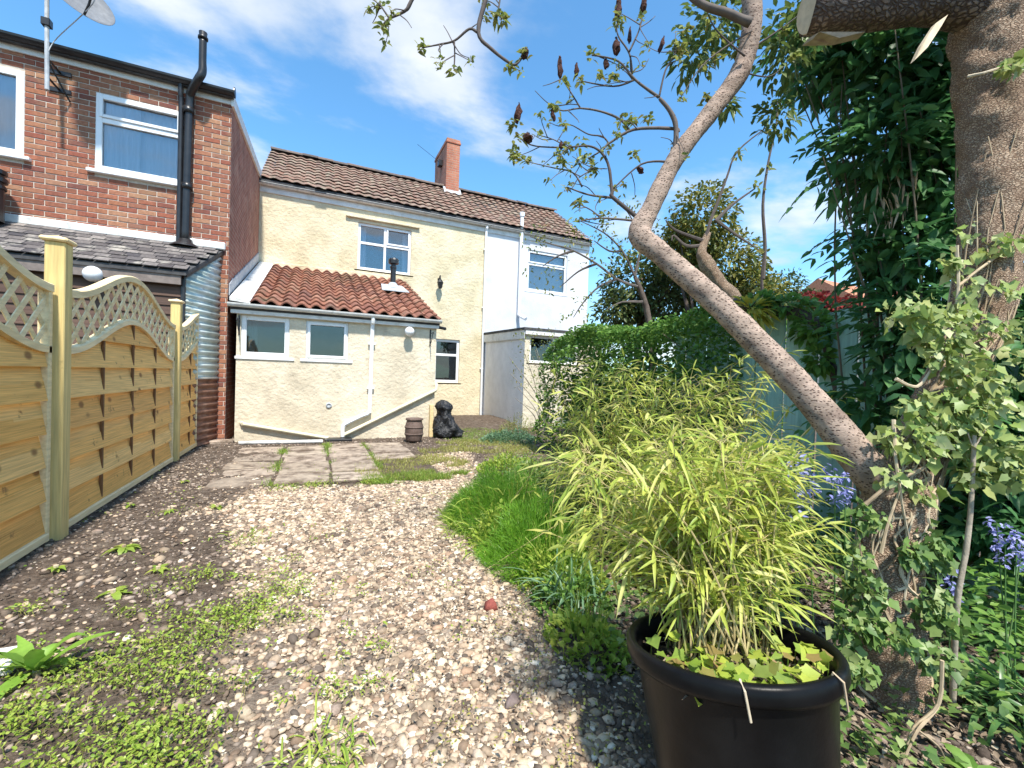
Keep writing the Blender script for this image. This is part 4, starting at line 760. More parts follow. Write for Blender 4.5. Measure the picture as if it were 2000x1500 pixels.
# ------------------------------------------------------------------ vegetation
UPV = np.array([0.0, 0, 1.0])
def leafset(P, D, L, W, T, bend=.25, roll=.5):
    P = np.asarray(P, float); D = np.asarray(D, float); n = len(P); D, S, N = frames(D, UPV+rng.normal(0, roll, (n, 3)))
    return stamp(T[0], T[1], P, D, S, N, L, W, bend)
def mesh_of(name, parts, mat, smooth=False):
    v, f = merge(parts if isinstance(parts, list) else [parts]); return to_mesh(name, v, f, mat, smooth)
K['hedge_leaf'] = leafmat('hedge_leaf', [(.12, .25, .05), (.18, .33, .06), (.085, .19, .04), (.25, .40, .085), (.14, .28, .055)], .42)
K['shrub_leaf'] = leafmat('shrub_leaf', [(.06, .17, .06), (.085, .22, .07), (.045, .135, .05), (.12, .27, .085), (.07, .19, .065)], .42)
K['bamboo_leaf'] = leafmat('bamboo_leaf', [(.42, .50, .08), (.54, .58, .11), (.33, .45, .07), (.62, .62, .17), (.26, .38, .06), (.58, .54, .14), (.46, .54, .09), (.68, .64, .26)], .45)
K['bamboo_cane'] = M('bamboo_cane', [(.34, .26, .12), (.42, .34, .16), (.25, .26, .08)], .6, rnd=True, nscale=12, namt=.2)
K['ivy_leaf'] = leafmat('ivy_leaf', [(.36, .43, .12), (.26, .36, .08), (.46, .50, .20), (.15, .26, .06), (.54, .56, .28), (.22, .32, .08), (.42, .42, .14)], .35)
K['ivy_dark'] = leafmat('ivy_ground_leaf', [(.10, .19, .045), (.16, .26, .06), (.07, .14, .035), (.22, .31, .08), (.30, .36, .14)], .3)
K['weed'] = leafmat('weed_leaf', [(.26, .38, .05), (.36, .47, .07), (.20, .32, .045), (.45, .50, .10), (.30, .42, .06)], .4)
K['feather'] = leafmat('feathery_leaf', [(.17, .38, .03), (.23, .46, .04), (.12, .30, .025), (.30, .50, .07)], .45)
K['grass'] = leafmat('grass_blade', [(.17, .30, .04), (.24, .36, .055), (.30, .37, .08), (.14, .25, .035)], .35)
K['dry_grass'] = leafmat('yellow_grass', [(.34, .36, .09), (.42, .38, .12), (.26, .32, .06)], .35)
K['blue_leaf'] = leafmat('blue_green_leaf', [(.12, .24, .12), (.18, .30, .16), (.10, .20, .09), (.24, .36, .22)], .3)
K['strap'] = leafmat('strap_leaf', [(.09, .20, .06), (.13, .26, .08), (.07, .15, .05), (.20, .32, .12)], .3, .35)
K['dock'] = leafmat('dock_leaf', [(.20, .38, .05), (.27, .45, .07)], .4)
K['bluebell'] = leafmat('bluebell_flower', [(.24, .25, .58), (.32, .34, .68), (.44, .45, .76), (.20, .20, .50)], .35)
K['young'] = leafmat('young_leaf', [(.26, .32, .07), (.34, .36, .10), (.18, .24, .06), (.30, .26, .09), (.14, .20, .05)], .4)
K['tree_leaf'] = leafmat('tree_leaf', [(.06, .10, .03), (.10, .14, .04), (.045, .075, .025), (.15, .17, .05)], .3)
K['tree_yellow'] = leafmat('yellow_tree_leaf', [(.22, .22, .05), (.30, .27, .06), (.14, .17, .04), (.09, .13, .035)], .35)
K['red_leaf'] = leafmat('red_leaf', [(.24, .03, .03), (.32, .05, .04), (.17, .025, .03), (.28, .08, .05)], .3)
K['litter'] = M('leaf_litter', [(.12, .085, .06), (.22, .16, .11), (.34, .27, .19), (.08, .06, .045), (.45, .38, .28)], .95, rnd=True, nscale=30, namt=.2)
def cloud_pts(n, lobes, shell=.55):     # points through ellipsoid lobes (centre, radii), denser near the surface
    vol = np.array([r[0]*r[1]*r[2] for c, r in lobes])**.67; pick = rng.choice(len(lobes), n, p=vol/vol.sum())
    d = rand_dirs(n); rad = shell+(1-shell)*rng.random(n)**.6; C_ = np.array([l[0] for l in lobes])[pick]; R_ = np.array([l[1] for l in lobes])[pick]
    return C_+d*rad[:, None]*R_*(1+.12*vnoise(d, 3.1, 4))[:, None], d
def path_tube(mb, pts, r0, r1, n=6, sub=4, seed=0, jit=0.0):
    k = len(pts); p, r = smooth_path(pts, list(np.linspace(r0, r1, k)), sub); mb.tube(p, r, n, True, jit, seed)
# ---- hedge
def hedge():
    t = thing('hedge', (3.9, 4.3, 0), 'dense clipped green hedge left of the leaning trunk', 'hedge'); n = 21000
    u = rng.uniform(2.75, 6.15, n); face = rng.random(n); X = np.where(face < .55, 3.32+rng.exponential(.09, n), rng.uniform(3.34, 4.3, n)); top = 1.86+.07*vnoise(np.stack([u, X], 1), 2.3, 6)-.35*np.clip((u-5.6)/.6, 0, 1)**2
    Z = np.where(face < .55, rng.uniform(.05, 1, n)*top, top-rng.exponential(.06, n)); e = rng.random(n) < .10; u = np.where(e, 2.75+rng.exponential(.06, n), u); Z = np.where(e, rng.uniform(.1, 1, n)*top, Z); X = np.where(e, rng.uniform(3.34, 4.3, n), X)
    P = np.stack([X+.10*vnoise(np.stack([u, Z], 1), 3.2, 8)*(face < .55), u, Z], 1); D = np.stack([np.full(n, -.7), rng.normal(0, .5, n), np.full(n, .35)], 1)+rng.normal(0, .55, (n, 3))
    obj('foliage', mesh_of('foliage', leafset(P, D, rng.uniform(.04, .075, n), rng.uniform(.026, .042, n), OVAL), K['hedge_leaf']), t)
    m = MB(); r = random.Random(5)
    for k in range(26):
        y = 2.9+k*.124; b = Vector((3.8+r.uniform(-.2, .2), y, 0)); path_tube(m, [b, b+Vector((r.uniform(-.1, .1), r.uniform(-.1, .1), .6)), b+Vector((r.uniform(-.3, .3), r.uniform(-.2, .2), 1.2)), b+Vector((r.uniform(-.4, .4), r.uniform(-.2, .2), 1.7))], .016, .004, 5, 3)
    obj('stems', m.mesh('stems', K['bark_dark']), t, kind='stuff')
    m = MB(); m.box((3.52, 2.95, .0), (4.2, 5.9, 1.55), .1); P2, d2 = cloud_pts(6000, [((3.85, 3.4, .9), (.4, .6, .8)), ((3.85, 4.4, .9), (.4, .7, .8)), ((3.85, 5.3, .85), (.4, .6, .75))], .1)
    obj('light_block_foliage', mesh_of('light_block_foliage', leafset(P2, d2, .09, .06, OVAL), K['shrub_leaf']), t)  # dark leaf core added inside the hedge to block light through it
hedge()
# ---- background trees beyond hedge and fence
def bg_tree(name, label, base, height, lobes, n, mat, bark, lsize, trunk_r=.09, group='trees beyond the hedge', limbs=7, seed=1, top=None):
    t = thing(name, base, label, 'tree', group); m = MB(); r = random.Random(seed); b = Vector(base); T = Vector(top) if top is not None else b+Vector((0, 0, height))
    path_tube(m, [b, b.lerp(T, .35)+Vector((r.uniform(-.1, .1), r.uniform(-.1, .1), 0)), b.lerp(T, .7)+Vector((r.uniform(-.15, .15), 0, 0)), T], trunk_r, trunk_r*.25, 8, 4, seed, .08); obj('trunk', m.mesh('trunk', K[bark], True), t)
    m = MB()
    for c, R_ in lobes:
        for q in range(max(2, limbs//len(lobes)+1)):
            s = b.lerp(T, r.uniform(.35, .9)); e = Vector(c)+Vector((r.uniform(-1, 1)*R_[0], r.uniform(-1, 1)*R_[1], r.uniform(-.6, 1)*R_[2]))*.85; path_tube(m, [s, s.lerp(e, .5)+Vector((0, 0, r.uniform(-.05, .15))), e], trunk_r*.33, .006, 5, 4)
    obj('branches', m.mesh('branches', K[bark]), t)
    P, d = cloud_pts(n, lobes, .35); keep = vnoise(P, 2.6/max(.4, lobes[0][1][0]), seed) > -.62; P, d = P[keep], d[keep]; k = len(P)
    obj('crown', mesh_of('crown', leafset(P, d+np.array([0, 0, -.15])+rng.normal(0, .6, (k, 3)), rng.uniform(.7, 1.3, k)*lsize, rng.uniform(.4, .6, k)*lsize, OVAL), K[mat]), t); return t
def lob(px, py, d, rx, rz): return (tuple(at(px, py, d)), (rx, rx, rz))
g0 = lambda p: (p[0], p[1], 0.0)
bg_tree('evergreen_tree', 'dark olive evergreen behind the left end of the hedge', g0(at(1250, 650, 8.4)), 3.2, [lob(1235, 560, 8.4, .62, .75), lob(1330, 520, 8.6, .75, .95), lob(1300, 590, 8.2, .7, .6), lob(1200, 610, 8.2, .4, .4)], 8500, 'tree_leaf', 'bark_dark', .10, seed=3)
bg_tree('yellowing_tree', 'yellow green bushy tree right of the bent trunk elbow', g0(at(1370, 650, 7.2)), 3.4, [lob(1370, 430, 7.2, .55, .62), lob(1420, 520, 7.2, .6, .6), lob(1340, 490, 7.4, .45, .5), lob(1470, 570, 7.0, .5, .4)], 7500, 'tree_yellow', 'bark_dark', .09, seed=6)
bg_tree('thin_tree', 'low bushy tree against the pale sky above the green fence', g0(at(1500, 650, 9.0)), 2.6, [lob(1530, 560, 9.0, .45, .35), lob(1490, 585, 8.6, .5, .35), lob(1560, 590, 9.2, .5, .25)], 3000, 'tree_leaf', 'bark_pale', .08, seed=9)
# half bare tree whose twigs cross the white house
bt = thing('budding_tree', g0(at(1275, 700, 6.6)), 'half bare tree with thin twigs crossing the white house', 'tree', 'trees beyond the hedge'); m = MB(); path_tube(m, [g0(at(1275, 700, 6.6)), at(1275, 700, 6.6), at(1262, 600, 6.6), at(1240, 540, 6.6)], .07, .03, 8, 4, 2, .1); obj('trunk', m.mesh('trunk', K['bark_dark'], True), bt)
for pts in ([(1245, 560), (1205, 545), (1165, 515), (1120, 490), (1075, 476), (1035, 462)], [(1240, 540), (1215, 490), (1180, 455), (1130, 430)], [(1165, 515), (1130, 530), (1095, 560)], [(1205, 545), (1170, 560), (1140, 590), (1120, 620)], [(1240, 540), (1250, 480), (1235, 430), (1215, 400)], [(1255, 590), (1215, 590), (1185, 605)], [(1120, 490), (1090, 500), (1060, 520)], [(1215, 490), (1190, 490), (1160, 470)]):
    m = MB(); path_tube(m, [at(x, y, 6.5) for x, y in pts], .022, .006, 6, 4, 1, .1); obj('twig', m.mesh('twig', K['twig']), bt)
for q in range(34):
    x, y = [(1035, 462), (1130, 430), (1095, 560), (1120, 620), (1215, 400), (1185, 605), (1060, 520), (1160, 470), (1075, 476), (1120, 490), (1165, 515), (1200, 470), (1235, 430), (1140, 590), (1205, 545), (1230, 500), (1180, 455)][q % 17]; n_ = 14; P = at(x+rng.normal(0, 12), y+rng.normal(0, 12), 6.5)+rng.normal(0, .07, (n_, 3)); obj('leaf_cluster', mesh_of('leaf_cluster', leafset(P, rand_dirs(n_), rng.uniform(.04, .09, n_), .03, LANCE), K['tree_yellow'] if q % 3 else K['young']), bt, kind='stuff')
# pruned pale tree right behind the hedge, bare twigs rising from it
pt = thing('pruned_tree', g0(at(1470, 700, 4.6)), 'pruned pale trunk with bare upright twigs behind the leaning limb', 'tree', 'trees beyond the hedge'); m = MB()
pk = [(1475, 760, 4.5, .09), (1440, 602, 4.55, .085), (1405, 555, 4.6, .075), (1380, 515, 4.6, .07), (1370, 492, 4.6, .045), (1383, 455, 4.62, .03)]; PRUNED = ([g0(at(1478, 760, 4.5))]+[at(*q[:3]) for q in pk], [.1]+[q[3] for q in pk])
for pts in ([(1372, 500), (1385, 440), (1400, 400), (1420, 345), (1440, 296), (1495, 250)], [(1398, 432), (1430, 400), (1475, 368)], [(1398, 430), (1440, 460), (1485, 490)], [(1490, 545), (1494, 480), (1490, 400), (1500, 320), (1515, 250), (1518, 200)], [(1490, 600), (1488, 540), (1494, 480)], [(1372, 470), (1320, 450), (1300, 430)], [(1372, 480), (1340, 480), (1316, 460), (1312, 470)]):
    m = MB(); path_tube(m, [at(x, y, 4.6) for x, y in pts], .022, .006, 6, 4); obj('twig', m.mesh('twig', K['twig']), pt)
for q in ((1495, 250), (1475, 368), (1485, 490), (1518, 210), (1440, 300), (1500, 330)): P = at(*q, 4.6)+rng.normal(0, .03, (12, 3)); obj('leaf_cluster', mesh_of('leaf_cluster', leafset(P, rand_dirs(12), .08, .035, LANCE), K['young']), pt, kind='stuff')
# red leaved shrub over the green fence, tangled bough on the fence
rs = thing('red_shrub', g0(at(1630, 640, 4.8)), 'dark red leaved shrub just above the green fence', 'shrub'); P, d = cloud_pts(900, [lob(1630, 598, 4.8, .28, .09), lob(1590, 590, 4.9, .2, .1)], .2)
obj('foliage', mesh_of('foliage', leafset(P, d, .06, .04, OVAL), K['red_leaf']), rs); m = MB(); [path_tube(m, [g0(at(1625+k*5, 640, 4.85)), at(1625+k*8, 720, 4.85), at(1590+k*25, 600, 4.85)], .015, .005, 5, 4) for k in range(3)]; obj('stems', m.mesh('stems', K['bark_dark']), rs)
cb = thing('climber_on_fence', g0(at(1540, 640, 3.55)), 'leafy climber with a dark bough along the green fence top', 'climber'); m = MB()
path_tube(m, [at(1430, 592, 3.75), at(1500, 604, 3.62), at(1560, 612, 3.5), at(1600, 640, 3.4), at(1618, 690, 3.35)], .05, .03, 8, 5, 3, .12); path_tube(m, [g0(at(1650, 700, 3.3)), at(1640, 800, 3.3), at(1618, 690, 3.35)], .04, .03, 8, 4, 2, .1); obj('bough', m.mesh('bough', K['bark_dark'], True), cb)
P, d = cloud_pts(800, [lob(1480, 590, 3.7, .16, .07), lob(1540, 596, 3.6, .2, .07), lob(1590, 640, 3.4, .14, .12), lob(1600, 700, 3.3, .08, .10)], .2); obj('foliage', mesh_of('foliage', leafset(P, d, rng.uniform(.05, .08, len(P)), .045, OVAL), K['hedge_leaf']), cb)
P, d = cloud_pts(140, [lob(1465, 610, 3.6, .12, .1)], .2); obj('yellow_leaves', mesh_of('yellow_leaves', leafset(P, d-.4*UPV, .12, .03, LANCE), leafmat('yellow_leaf', [(.6, .5, .06), (.5, .46, .08)])), cb)
# ---- tall dark shrub behind the right trunk
def tall_shrub():
    t = thing('tall_shrub', g0(at(1800, 900, 2.7)), 'tall dark green shrub with long leaves behind the right trunk', 'shrub')
    lobes = [lob(1740, 120, 2.75, .34, .38), lob(1830, 60, 2.75, .34, .4), lob(1640, 60, 2.9, .26, .26), lob(1720, 300, 2.75, .32, .36), lob(1820, 320, 2.7, .3, .45), lob(1790, 500, 2.65, .26, .36), lob(1730, 470, 2.75, .2, .25), lob(1760, 650, 2.6, .2, .3), lob(1840, 690, 2.55, .22, .35), lob(1600, 140, 3.0, .2, .2), lob(1900, 200, 2.6, .3, .5),
             lob(1960, 1010, 2.35, .2, .16), lob(2010, 1080, 2.2, .2, .16), lob(1890, 1020, 2.4, .14, .12), lob(1960, 700, 2.45, .22, .3), lob(1990, 860, 2.35, .24, .3), lob(1900, 860, 2.4, .2, .2), lob(1700, 780, 2.7, .16, .2), lob(1990, 560, 2.5, .22, .3), lob(1820, -40, 2.9, .3, .2)]
    m = MB(); r = random.Random(8); b = Vector(g0(at(1800, 900, 2.72))); ends = []
    for c, R_ in lobes:
        for q in range(3):
            s = b+Vector((r.uniform(-.25, .25), r.uniform(-.2, .2), 0)); e = Vector(c)+Vector((r.uniform(-1, 1)*R_[0], r.uniform(-1, 1)*R_[1], r.uniform(-.5, .9)*R_[2])); mid = s.lerp(e, .5)+Vector((r.uniform(-.1, .1), r.uniform(-.1, .1), .15)); path_tube(m, [s, mid, e], .010, .003, 5, 4); ends.append((mid, e))
    obj('stems', m.mesh('stems', K['shrub_stem']), t, kind='stuff')
    P, d = cloud_pts(7400, lobes, .25); n = len(P); D = d*.7+rng.normal(0, .6, (n, 3))-np.array([0, 0, .22]); S = leafset(P, D, rng.uniform(.08, .16, n), rng.uniform(.034, .06, n), LANCE, .22)
    # shoots with paired leaves standing out of the outline
    Q = []; QD = []
    for k in range(230):
        c, R_ = lobes[r.randrange(len(lobes))]; d0 = Vector(rand_dirs(1, -.3, .8)[0]); s = Vector(c)+Vector((d0.x*R_[0], d0.y*R_[1], d0.z*R_[2]))*.8
        for q in range(6):
            p = s+d0*(.05*q)-Vector((0, 0, .006*q*q)); side = d0.cross(Vector((0, 0, 1))).normalized(); sg = 1 if q % 2 else -1; Q += [p, p]; QD += [side*sg+d0*.8-Vector((0, 0, .3)), -side*sg+d0*.8-Vector((0, 0, .3))]
    S2 = leafset(np.array(Q), np.array(QD), rng.uniform(.07, .13, len(Q)), .034, LANCE, .3)
    obj('foliage', mesh_of('foliage', [S, S2], K['shrub_leaf']), t)
    P, d = cloud_pts(36, [lob(1730, 400, 2.6, .12, .15), lob(1760, 360, 2.6, .1, .15)], .2); obj('dead_flower_spikes', mesh_of('dead_flower_spikes', leafset(P, np.tile([0, 0, -1.0], (len(P), 1))+rng.normal(0, .2, (len(P), 3)), .10, .012, LANCE), K['vine']), t, kind='stuff')
tall_shrub()
# ---- the leaning sumac tree
tree = thing('sumac_tree', at(1745, 1335, 1.72)*np.array([1, 1, 0]), 'old tree with a thick right trunk and a long leaning limb', 'tree')
def rough_tube(name, pts, rad, mat, n=22, sub=8, amp=.05, seed=1, cap=True):
    p, r_ = smooth_path(pts, rad, sub); m = MB(); m.tube(p, r_, n, cap); V = np.array(m.v); c = np.repeat(np.array(p), n, 0); dv = V-c
    k = 1+amp*vnoise(V, 7, seed)+amp*.8*np.abs(vnoise(V*np.array([1, 1, .5]), 20, seed+1))+amp*.45*np.abs(vnoise(V*np.array([.6, .6, 1.6]), 48, seed+2))+amp*.3*vnoise(V, 110, seed+3); rn = np.random.default_rng(seed).normal(0, 1, len(p)); rn = (np.roll(rn, 1)+2*rn+np.roll(rn, -1))/4; k = k*np.repeat(1+(.022 if amp < .06 else .010)*rn, n); m.v = (c+dv*k[:, None]).tolist(); return m.mesh(name, K[mat], True)
obj('trunk', rough_tube('trunk', PRUNED[0], PRUNED[1], 'bark', 24, 12, .08, 5), pt)
K['bark_limb'] = barkmat('dark_rough_bark', [(.16, .125, .105), (.24, .19, .16), (.30, .235, .195)], 60, (.09, .065, .055), stretch=(.5, .5, 1.4))
tk = [(1752, 1420, 1.70, .14), (1742, 1335, 1.70, .115), (1733, 1210, 1.71, .098), (1735, 1090, 1.73, .10), (1752, 990, 1.76, .108), (1785, 890, 1.8, .09), (1845, 770, 1.85, .082), (1908, 630, 1.9, .092), (1935, 500, 1.92, .108), (1955, 350, 1.95, .128), (1958, 200, 1.98, .145), (1960, 60, 2.0, .17), (1965, -60, 2.02, .16), (2010, -250, 2.1, .13), (2050, -520, 2.2, .10), (2040, -820, 2.3, .06)]
obj('trunk', rough_tube('trunk', [at(*p[:3]) for p in tk], [p[3] for p in tk], 'bark', 64, 26, .075, 3), tree)
lk = [(1790, 1020, 1.77, .068), (1705, 930, 1.77, .070), (1605, 805, 1.84, .058), (1482, 672, 1.97, .054), (1372, 567, 2.10, .052), (1290, 495, 2.2, .052), (1250, 458, 2.25, .056), (1272, 405, 2.28, .046), (1320, 310, 2.3, .045), (1380, 230, 2.32, .045), (1440, 150, 2.32, .047), (1464, 80, 2.3, .047), (1468, 0, 2.28, .046), (1455, -130, 2.25, .048), (1420, -330, 2.2, .04), (1400, -560, 2.2, .025)]
obj('leaning_limb', rough_tube('leaning_limb', [at(*p[:3]) for p in lk], [p[3] for p in lk], 'bark_smooth', 40, 20, .05, 7), tree)
sk = [(1930, 15, 2.0, .10), (1840, -8, 1.99, .11), (1760, -2, 1.97, .105), (1680, 8, 1.95, .10), (1600, 18, 1.93, .098), (1584, 20, 1.93, .094)]
obj('sawn_limb', rough_tube('sawn_limb', [at(*p[:3]) for p in sk], [p[3] for p in sk], 'bark_limb', 40, 20, .06, 9, True), tree)
_a, _b = at(*sk[-1][:3]), at(*sk[-2][:3]); _d = Vector(_a-_b).normalized(); m = MB(); m.lathe([(.001, .012), (.05, .011), (.085, .008), (.09, -.004)], _a, 24, _d.to_track_quat('Z', 'Y').to_matrix().to_4x4()); obj('sawn_face', m.mesh('sawn_face', K['wood_cut']), tree)
m = MB(); m.prism([at(1852, 28, 1.86), at(1838, 52, 1.85), at(1812, 92, 1.84), at(1786, 118, 1.84), at(1800, 88, 1.84), at(1828, 45, 1.85)], FWD*.02); obj('torn_bark', m.mesh('torn_bark', K['wood_cut']), tree, label='pale strip of torn wood below the sawn limb')
m = MB(); m.prism([at(1578, 76, 1.90), at(1600, 62, 1.84), at(1690, 62, 1.84), at(1640, 74, 1.85)], FWD*.04); obj('split_bark', m.mesh('split_bark', K['bark_pale']), tree)
def z6(*pts): return [(720+x/3.2617, y/3.2617) for x, y in pts]
TW = [([(1318, 300), (1320, 248), (1308, 216), (1288, 192)], 2.3, .020, .012), (z6((1850, 620), (1700, 510), (1590, 390), (1420, 350)), 2.35, .011, .005), (z6((1690, 510), (1560, 550), (1350, 515)), 2.4, .007, .004), (z6((1680, 470), (1660, 340), (1590, 230), (1580, 150)), 2.3, .007, .004), (z6((1660, 330), (1720, 200), (1740, 120)), 2.25, .006, .004), (z6((1850, 620), (1890, 450), (1950, 350), (1965, 290)), 2.35, .007, .004),
      ([(1325, 258)]+z6((1940, 820), (1690, 825), (1530, 915), (1490, 955), (1400, 1010)), 2.32, .012, .005), (z6((1660, 830), (1600, 760), (1480, 710), (1350, 690), (1240, 705), (1170, 680)), 2.4, .009, .004), (z6((1350, 690), (1270, 560), (1230, 500)), 2.45, .006, .004), (z6((1530, 915), (1490, 870), (1400, 855), (1300, 800), (1240, 790)), 2.4, .006, .003), ([(1262, 440)]+z6((1730, 1400), (1560, 1260), (1550, 1220), (1530, 1060), (1480, 970), (1400, 930), (1270, 940)), 2.3, .017, .005), (z6((1560, 1260), (1400, 1240), (1260, 1190)), 2.35, .009, .004),
      ([(1318, 318)]+z6((1910, 1030), (1740, 1045), (1560, 1200)), 2.3, .010, .004), (z6((1360, 1190), (1300, 1100), (1180, 1070), (1010, 1030)), 2.4, .007, .003), ([(1258, 438)]+z6((1720, 1410), (1480, 1390), (1340, 1410)), 2.3, .011, .004), (z6((1480, 1390), (1420, 1340), (1340, 1300)), 2.3, .006, .003), (z6((1270, 940), (1060, 930), (960, 880)), 2.45, .006, .004), (z6((1340, 1130), (1430, 1080), (1520, 1075)), 2.35, .004, .003), (z6((1270, 940), (1180, 890), (1080, 860)), 2.45, .005, .003),
      (z6((400, -260), (270, 10), (230, 70), (130, 120), (90, 160)), 2.1, .014, .005), (z6((130, 115), (80, 40), (70, 10)), 2.1, .006, .004), (z6((860, -330), (745, 0), (700, 210), (780, 310), (890, 395), (940, 410), (990, 350)), 2.1, .015, .005), (z6((692, 205), (640, 185), (545, 260), (440, 285), (340, 305)), 2.1, .009, .004), (z6((545, 260), (548, 340), (545, 430)), 2.1, .005, .004), (z6((860, -200), (830, 40), (810, 110)), 2.1, .006, .004),
      ([(1466, 45), (1420, 25), (1370, 8), (1300, -40), (1150, -90), (1000, -80), (842, -80)], 2.22, .03, .012), ([(1468, 60), (1420, 90), (1370, 130), (1330, 190)], 2.25, .006, .003), ([(1455, 110), (1400, 60), (1380, 20)], 2.25, .007, .003), ([(1460, 100), (1520, 60), (1560, 30)], 2.35, .008, .003), ([(1448, 140), (1500, 150), (1530, 130)], 2.35, .006, .003)]
for pts, d, r0, r1 in TW:
    m = MB(); path_tube(m, [at(x, y, d) for x, y in pts], r0*.85, r1*.75, 6, 5, 1, .10); obj('twig', m.mesh('twig', K['twig'], True), tree)
rt = random.Random(77); shoots = []
for pts, d, r0, r1 in TW[:25]:
    for q in range(rt.choice((2, 3, 3, 4))):
        i = rt.randrange(len(pts)-1); u = rt.random(); x = pts[i][0]*(1-u)+pts[i+1][0]*u; y = pts[i][1]*(1-u)+pts[i+1][1]*u; a = rt.uniform(0, 6.3); ln_ = rt.uniform(22, 60); e = (x+ln_*math.cos(a), y+ln_*math.sin(a)*.8); mid = ((x+e[0])/2+rt.uniform(-7, 7), (y+e[1])/2+rt.uniform(-7, 7)); dd = d+rt.uniform(-.12, .12)
        m = MB(); path_tube(m, [at(x, y, d), at(*mid, (d+dd)/2), at(*e, dd)], .0032, .0015, 5, 4, 1, .1); obj('twig', m.mesh('twig', K['twig'], True), tree); shoots.append((*e, dd))
for x, y, dd in shoots[::2]:
    n = rng.integers(6, 14); obj('leaf_cluster', mesh_of('leaf_cluster', leafset(np.tile(at(x, y, dd), (n, 1))+rng.normal(0, .01, (n, 3)), rand_dirs(n, -.6, 1.0), rng.uniform(.018, .045, n), rng.uniform(.01, .018, n), LANCE, .35), K['young']), tree, kind='stuff')
tips = z6((1420, 350), (1350, 515), (1580, 160), (1740, 110), (1965, 290), (1390, 1010), (1170, 680), (1235, 520), (1240, 790), (1270, 940), (1260, 1190), (1560, 1200), (1010, 1030), (1340, 1410), (1340, 1300), (960, 880), (1430, 1080), (1080, 860), (90, 160), (75, 20), (990, 350), (340, 305), (545, 440), (810, 110), (1560, 500), (1620, 760), (930, 960), (920, 1000), (1350, 900), (1210, 980), (900, 800), (1480, 470), (1780, 760), (1680, 760), (1230, 1040), (860, 120), (900, 430), (1700, 990), (940, 1010), (930, 790))+[(1370, 130), (1330, 190), (1385, 40), (1420, 30), (1405, 70), (1440, 100), (1530, 60), (1550, 110), (1400, 110), (1380, 190), (1330, 100), (1340, 60)]
for (x, y) in tips:
    c = at(x, y, 2.1 if x < 1060 and y < 160 else 2.36); n = rng.integers(12, 26); obj('leaf_cluster', mesh_of('leaf_cluster', leafset(np.tile(c, (n, 1))+rng.normal(0, .012, (n, 3)), rand_dirs(n, -.5, 1.0), rng.uniform(.022, .06, n), rng.uniform(.012, .024, n), LANCE, .35), K['young']), tree, kind='stuff')
# denser leaves round the top of the leaning limb
P, d = cloud_pts(1100, [lob(1400, 40, 2.6, .22, .16), lob(1530, 90, 2.6, .16, .22), lob(1350, 110, 2.6, .14, .14), lob(1520, 220, 2.7, .14, .2), lob(1570, 40, 2.6, .2, .2), lob(1420, 200, 2.55, .08, .1)], .1); n = len(P)
obj('upper_leaves', mesh_of('upper_leaves', leafset(P, d+rng.normal(0, .5, (n, 3)), rng.uniform(.04, .085, n), .026, LANCE, .3), leafmat('upper_leaf', [(.14, .20, .05), (.09, .15, .04), (.20, .25, .07)])), tree)
# crown above the picture
P, d = cloud_pts(500, [(tuple(at(1950, -500, 2.4)), (.6, .6, .4))], .2); n = len(P)
obj('crown_leaves', mesh_of('crown_leaves', leafset(P, d+rng.normal(0, .5, (n, 3)), rng.uniform(.07, .13, n), .04, LANCE, .3), K['young']), tree)
def seed_head(px, py, d, ln, wd, tilt):
    m = MB(); n = 9; prof = [(.0, 0), (.35, .05), (.8, .2), (1, .38), (.85, .58), (.6, .76), (.32, .92), (0, 1)]; rot = Matrix.Rotation(tilt, 4, Vector(FWD)); m.lathe([(r*wd, z*ln) for r, z in prof], at(px, py, d), n, rot); V = np.array(m.v); V += rng.normal(0, wd*.16, V.shape); m.v = V.tolist(); obj('seed_head', m.mesh('seed_head', K['seed']), tree)
for (x, y, ln, wd, tl) in [(1222, 500, 155, 24, -.06), (945, 790, 150, 30, .06), (1585, 120, 160, 28, .05), (1660, 280, 120, 19, .02), (1322, 490, 100, 18, .0), (1850, 340, 130, 18, .25), (1185, 770, 80, 18, -.3), (1000, 900, 60, 45, .4), (985, 375, 75, 32, .3), (1575, 350, 120, 32, .0), (1745, 80, 120, 26, .1), (1510, 440, 80, 20, 0), (1225, 950, 60, 18, 0), (1750, 1100, 60, 26, -.9)]:
    d = 2.1 if x < 1010 and y < 420 else 2.36; s = d/F_PX/3.2617; X_, Y_ = z6((x, y))[0]; seed_head(X_, Y_, d, ln*s*.9, wd*s*.8, tl)
# ---- ivy on the trunk
ivy = thing('ivy', at(1760, 1330, 1.62)*np.array([1, 1, 0]), 'pale green ivy climbing the thick tree trunk', 'ivy')
tp, tr = smooth_path([at(*p[:3]) for p in tk], [p[3] for p in tk], 10); tp = np.array(tp); tr = np.array(tr); pyv = []
def on_trunk(i, ang, out=1.04):
    t = tp[min(i+1, len(tp)-1)]-tp[max(i-1, 0)]; t /= np.linalg.norm(t); s = np.cross(t, FWD); s /= np.linalg.norm(s); b = np.cross(s, t); return tp[i]+tr[i]*out*(math.cos(ang)*s+math.sin(ang)*b), math.cos(ang)*s+math.sin(ang)*b
m_paths = []; r = random.Random(21)
for k in range(46):
    i0 = r.randrange(8, 62); ang = r.uniform(-3.0, .2); pts = []
    for q in range(7):
        i = min(i0+q*r.randrange(1, 3), 120); ang += r.uniform(-.6, .6); pts.append(on_trunk(i, ang, 1.05+.02*q % .05)[0]); i0 = i
    m = MB(); path_tube(m, pts, r.uniform(.003, .009), .002, 5, 3); m_paths.append(m)
mm = MB(); [mm.add(q.v, q.f) for q in m_paths]
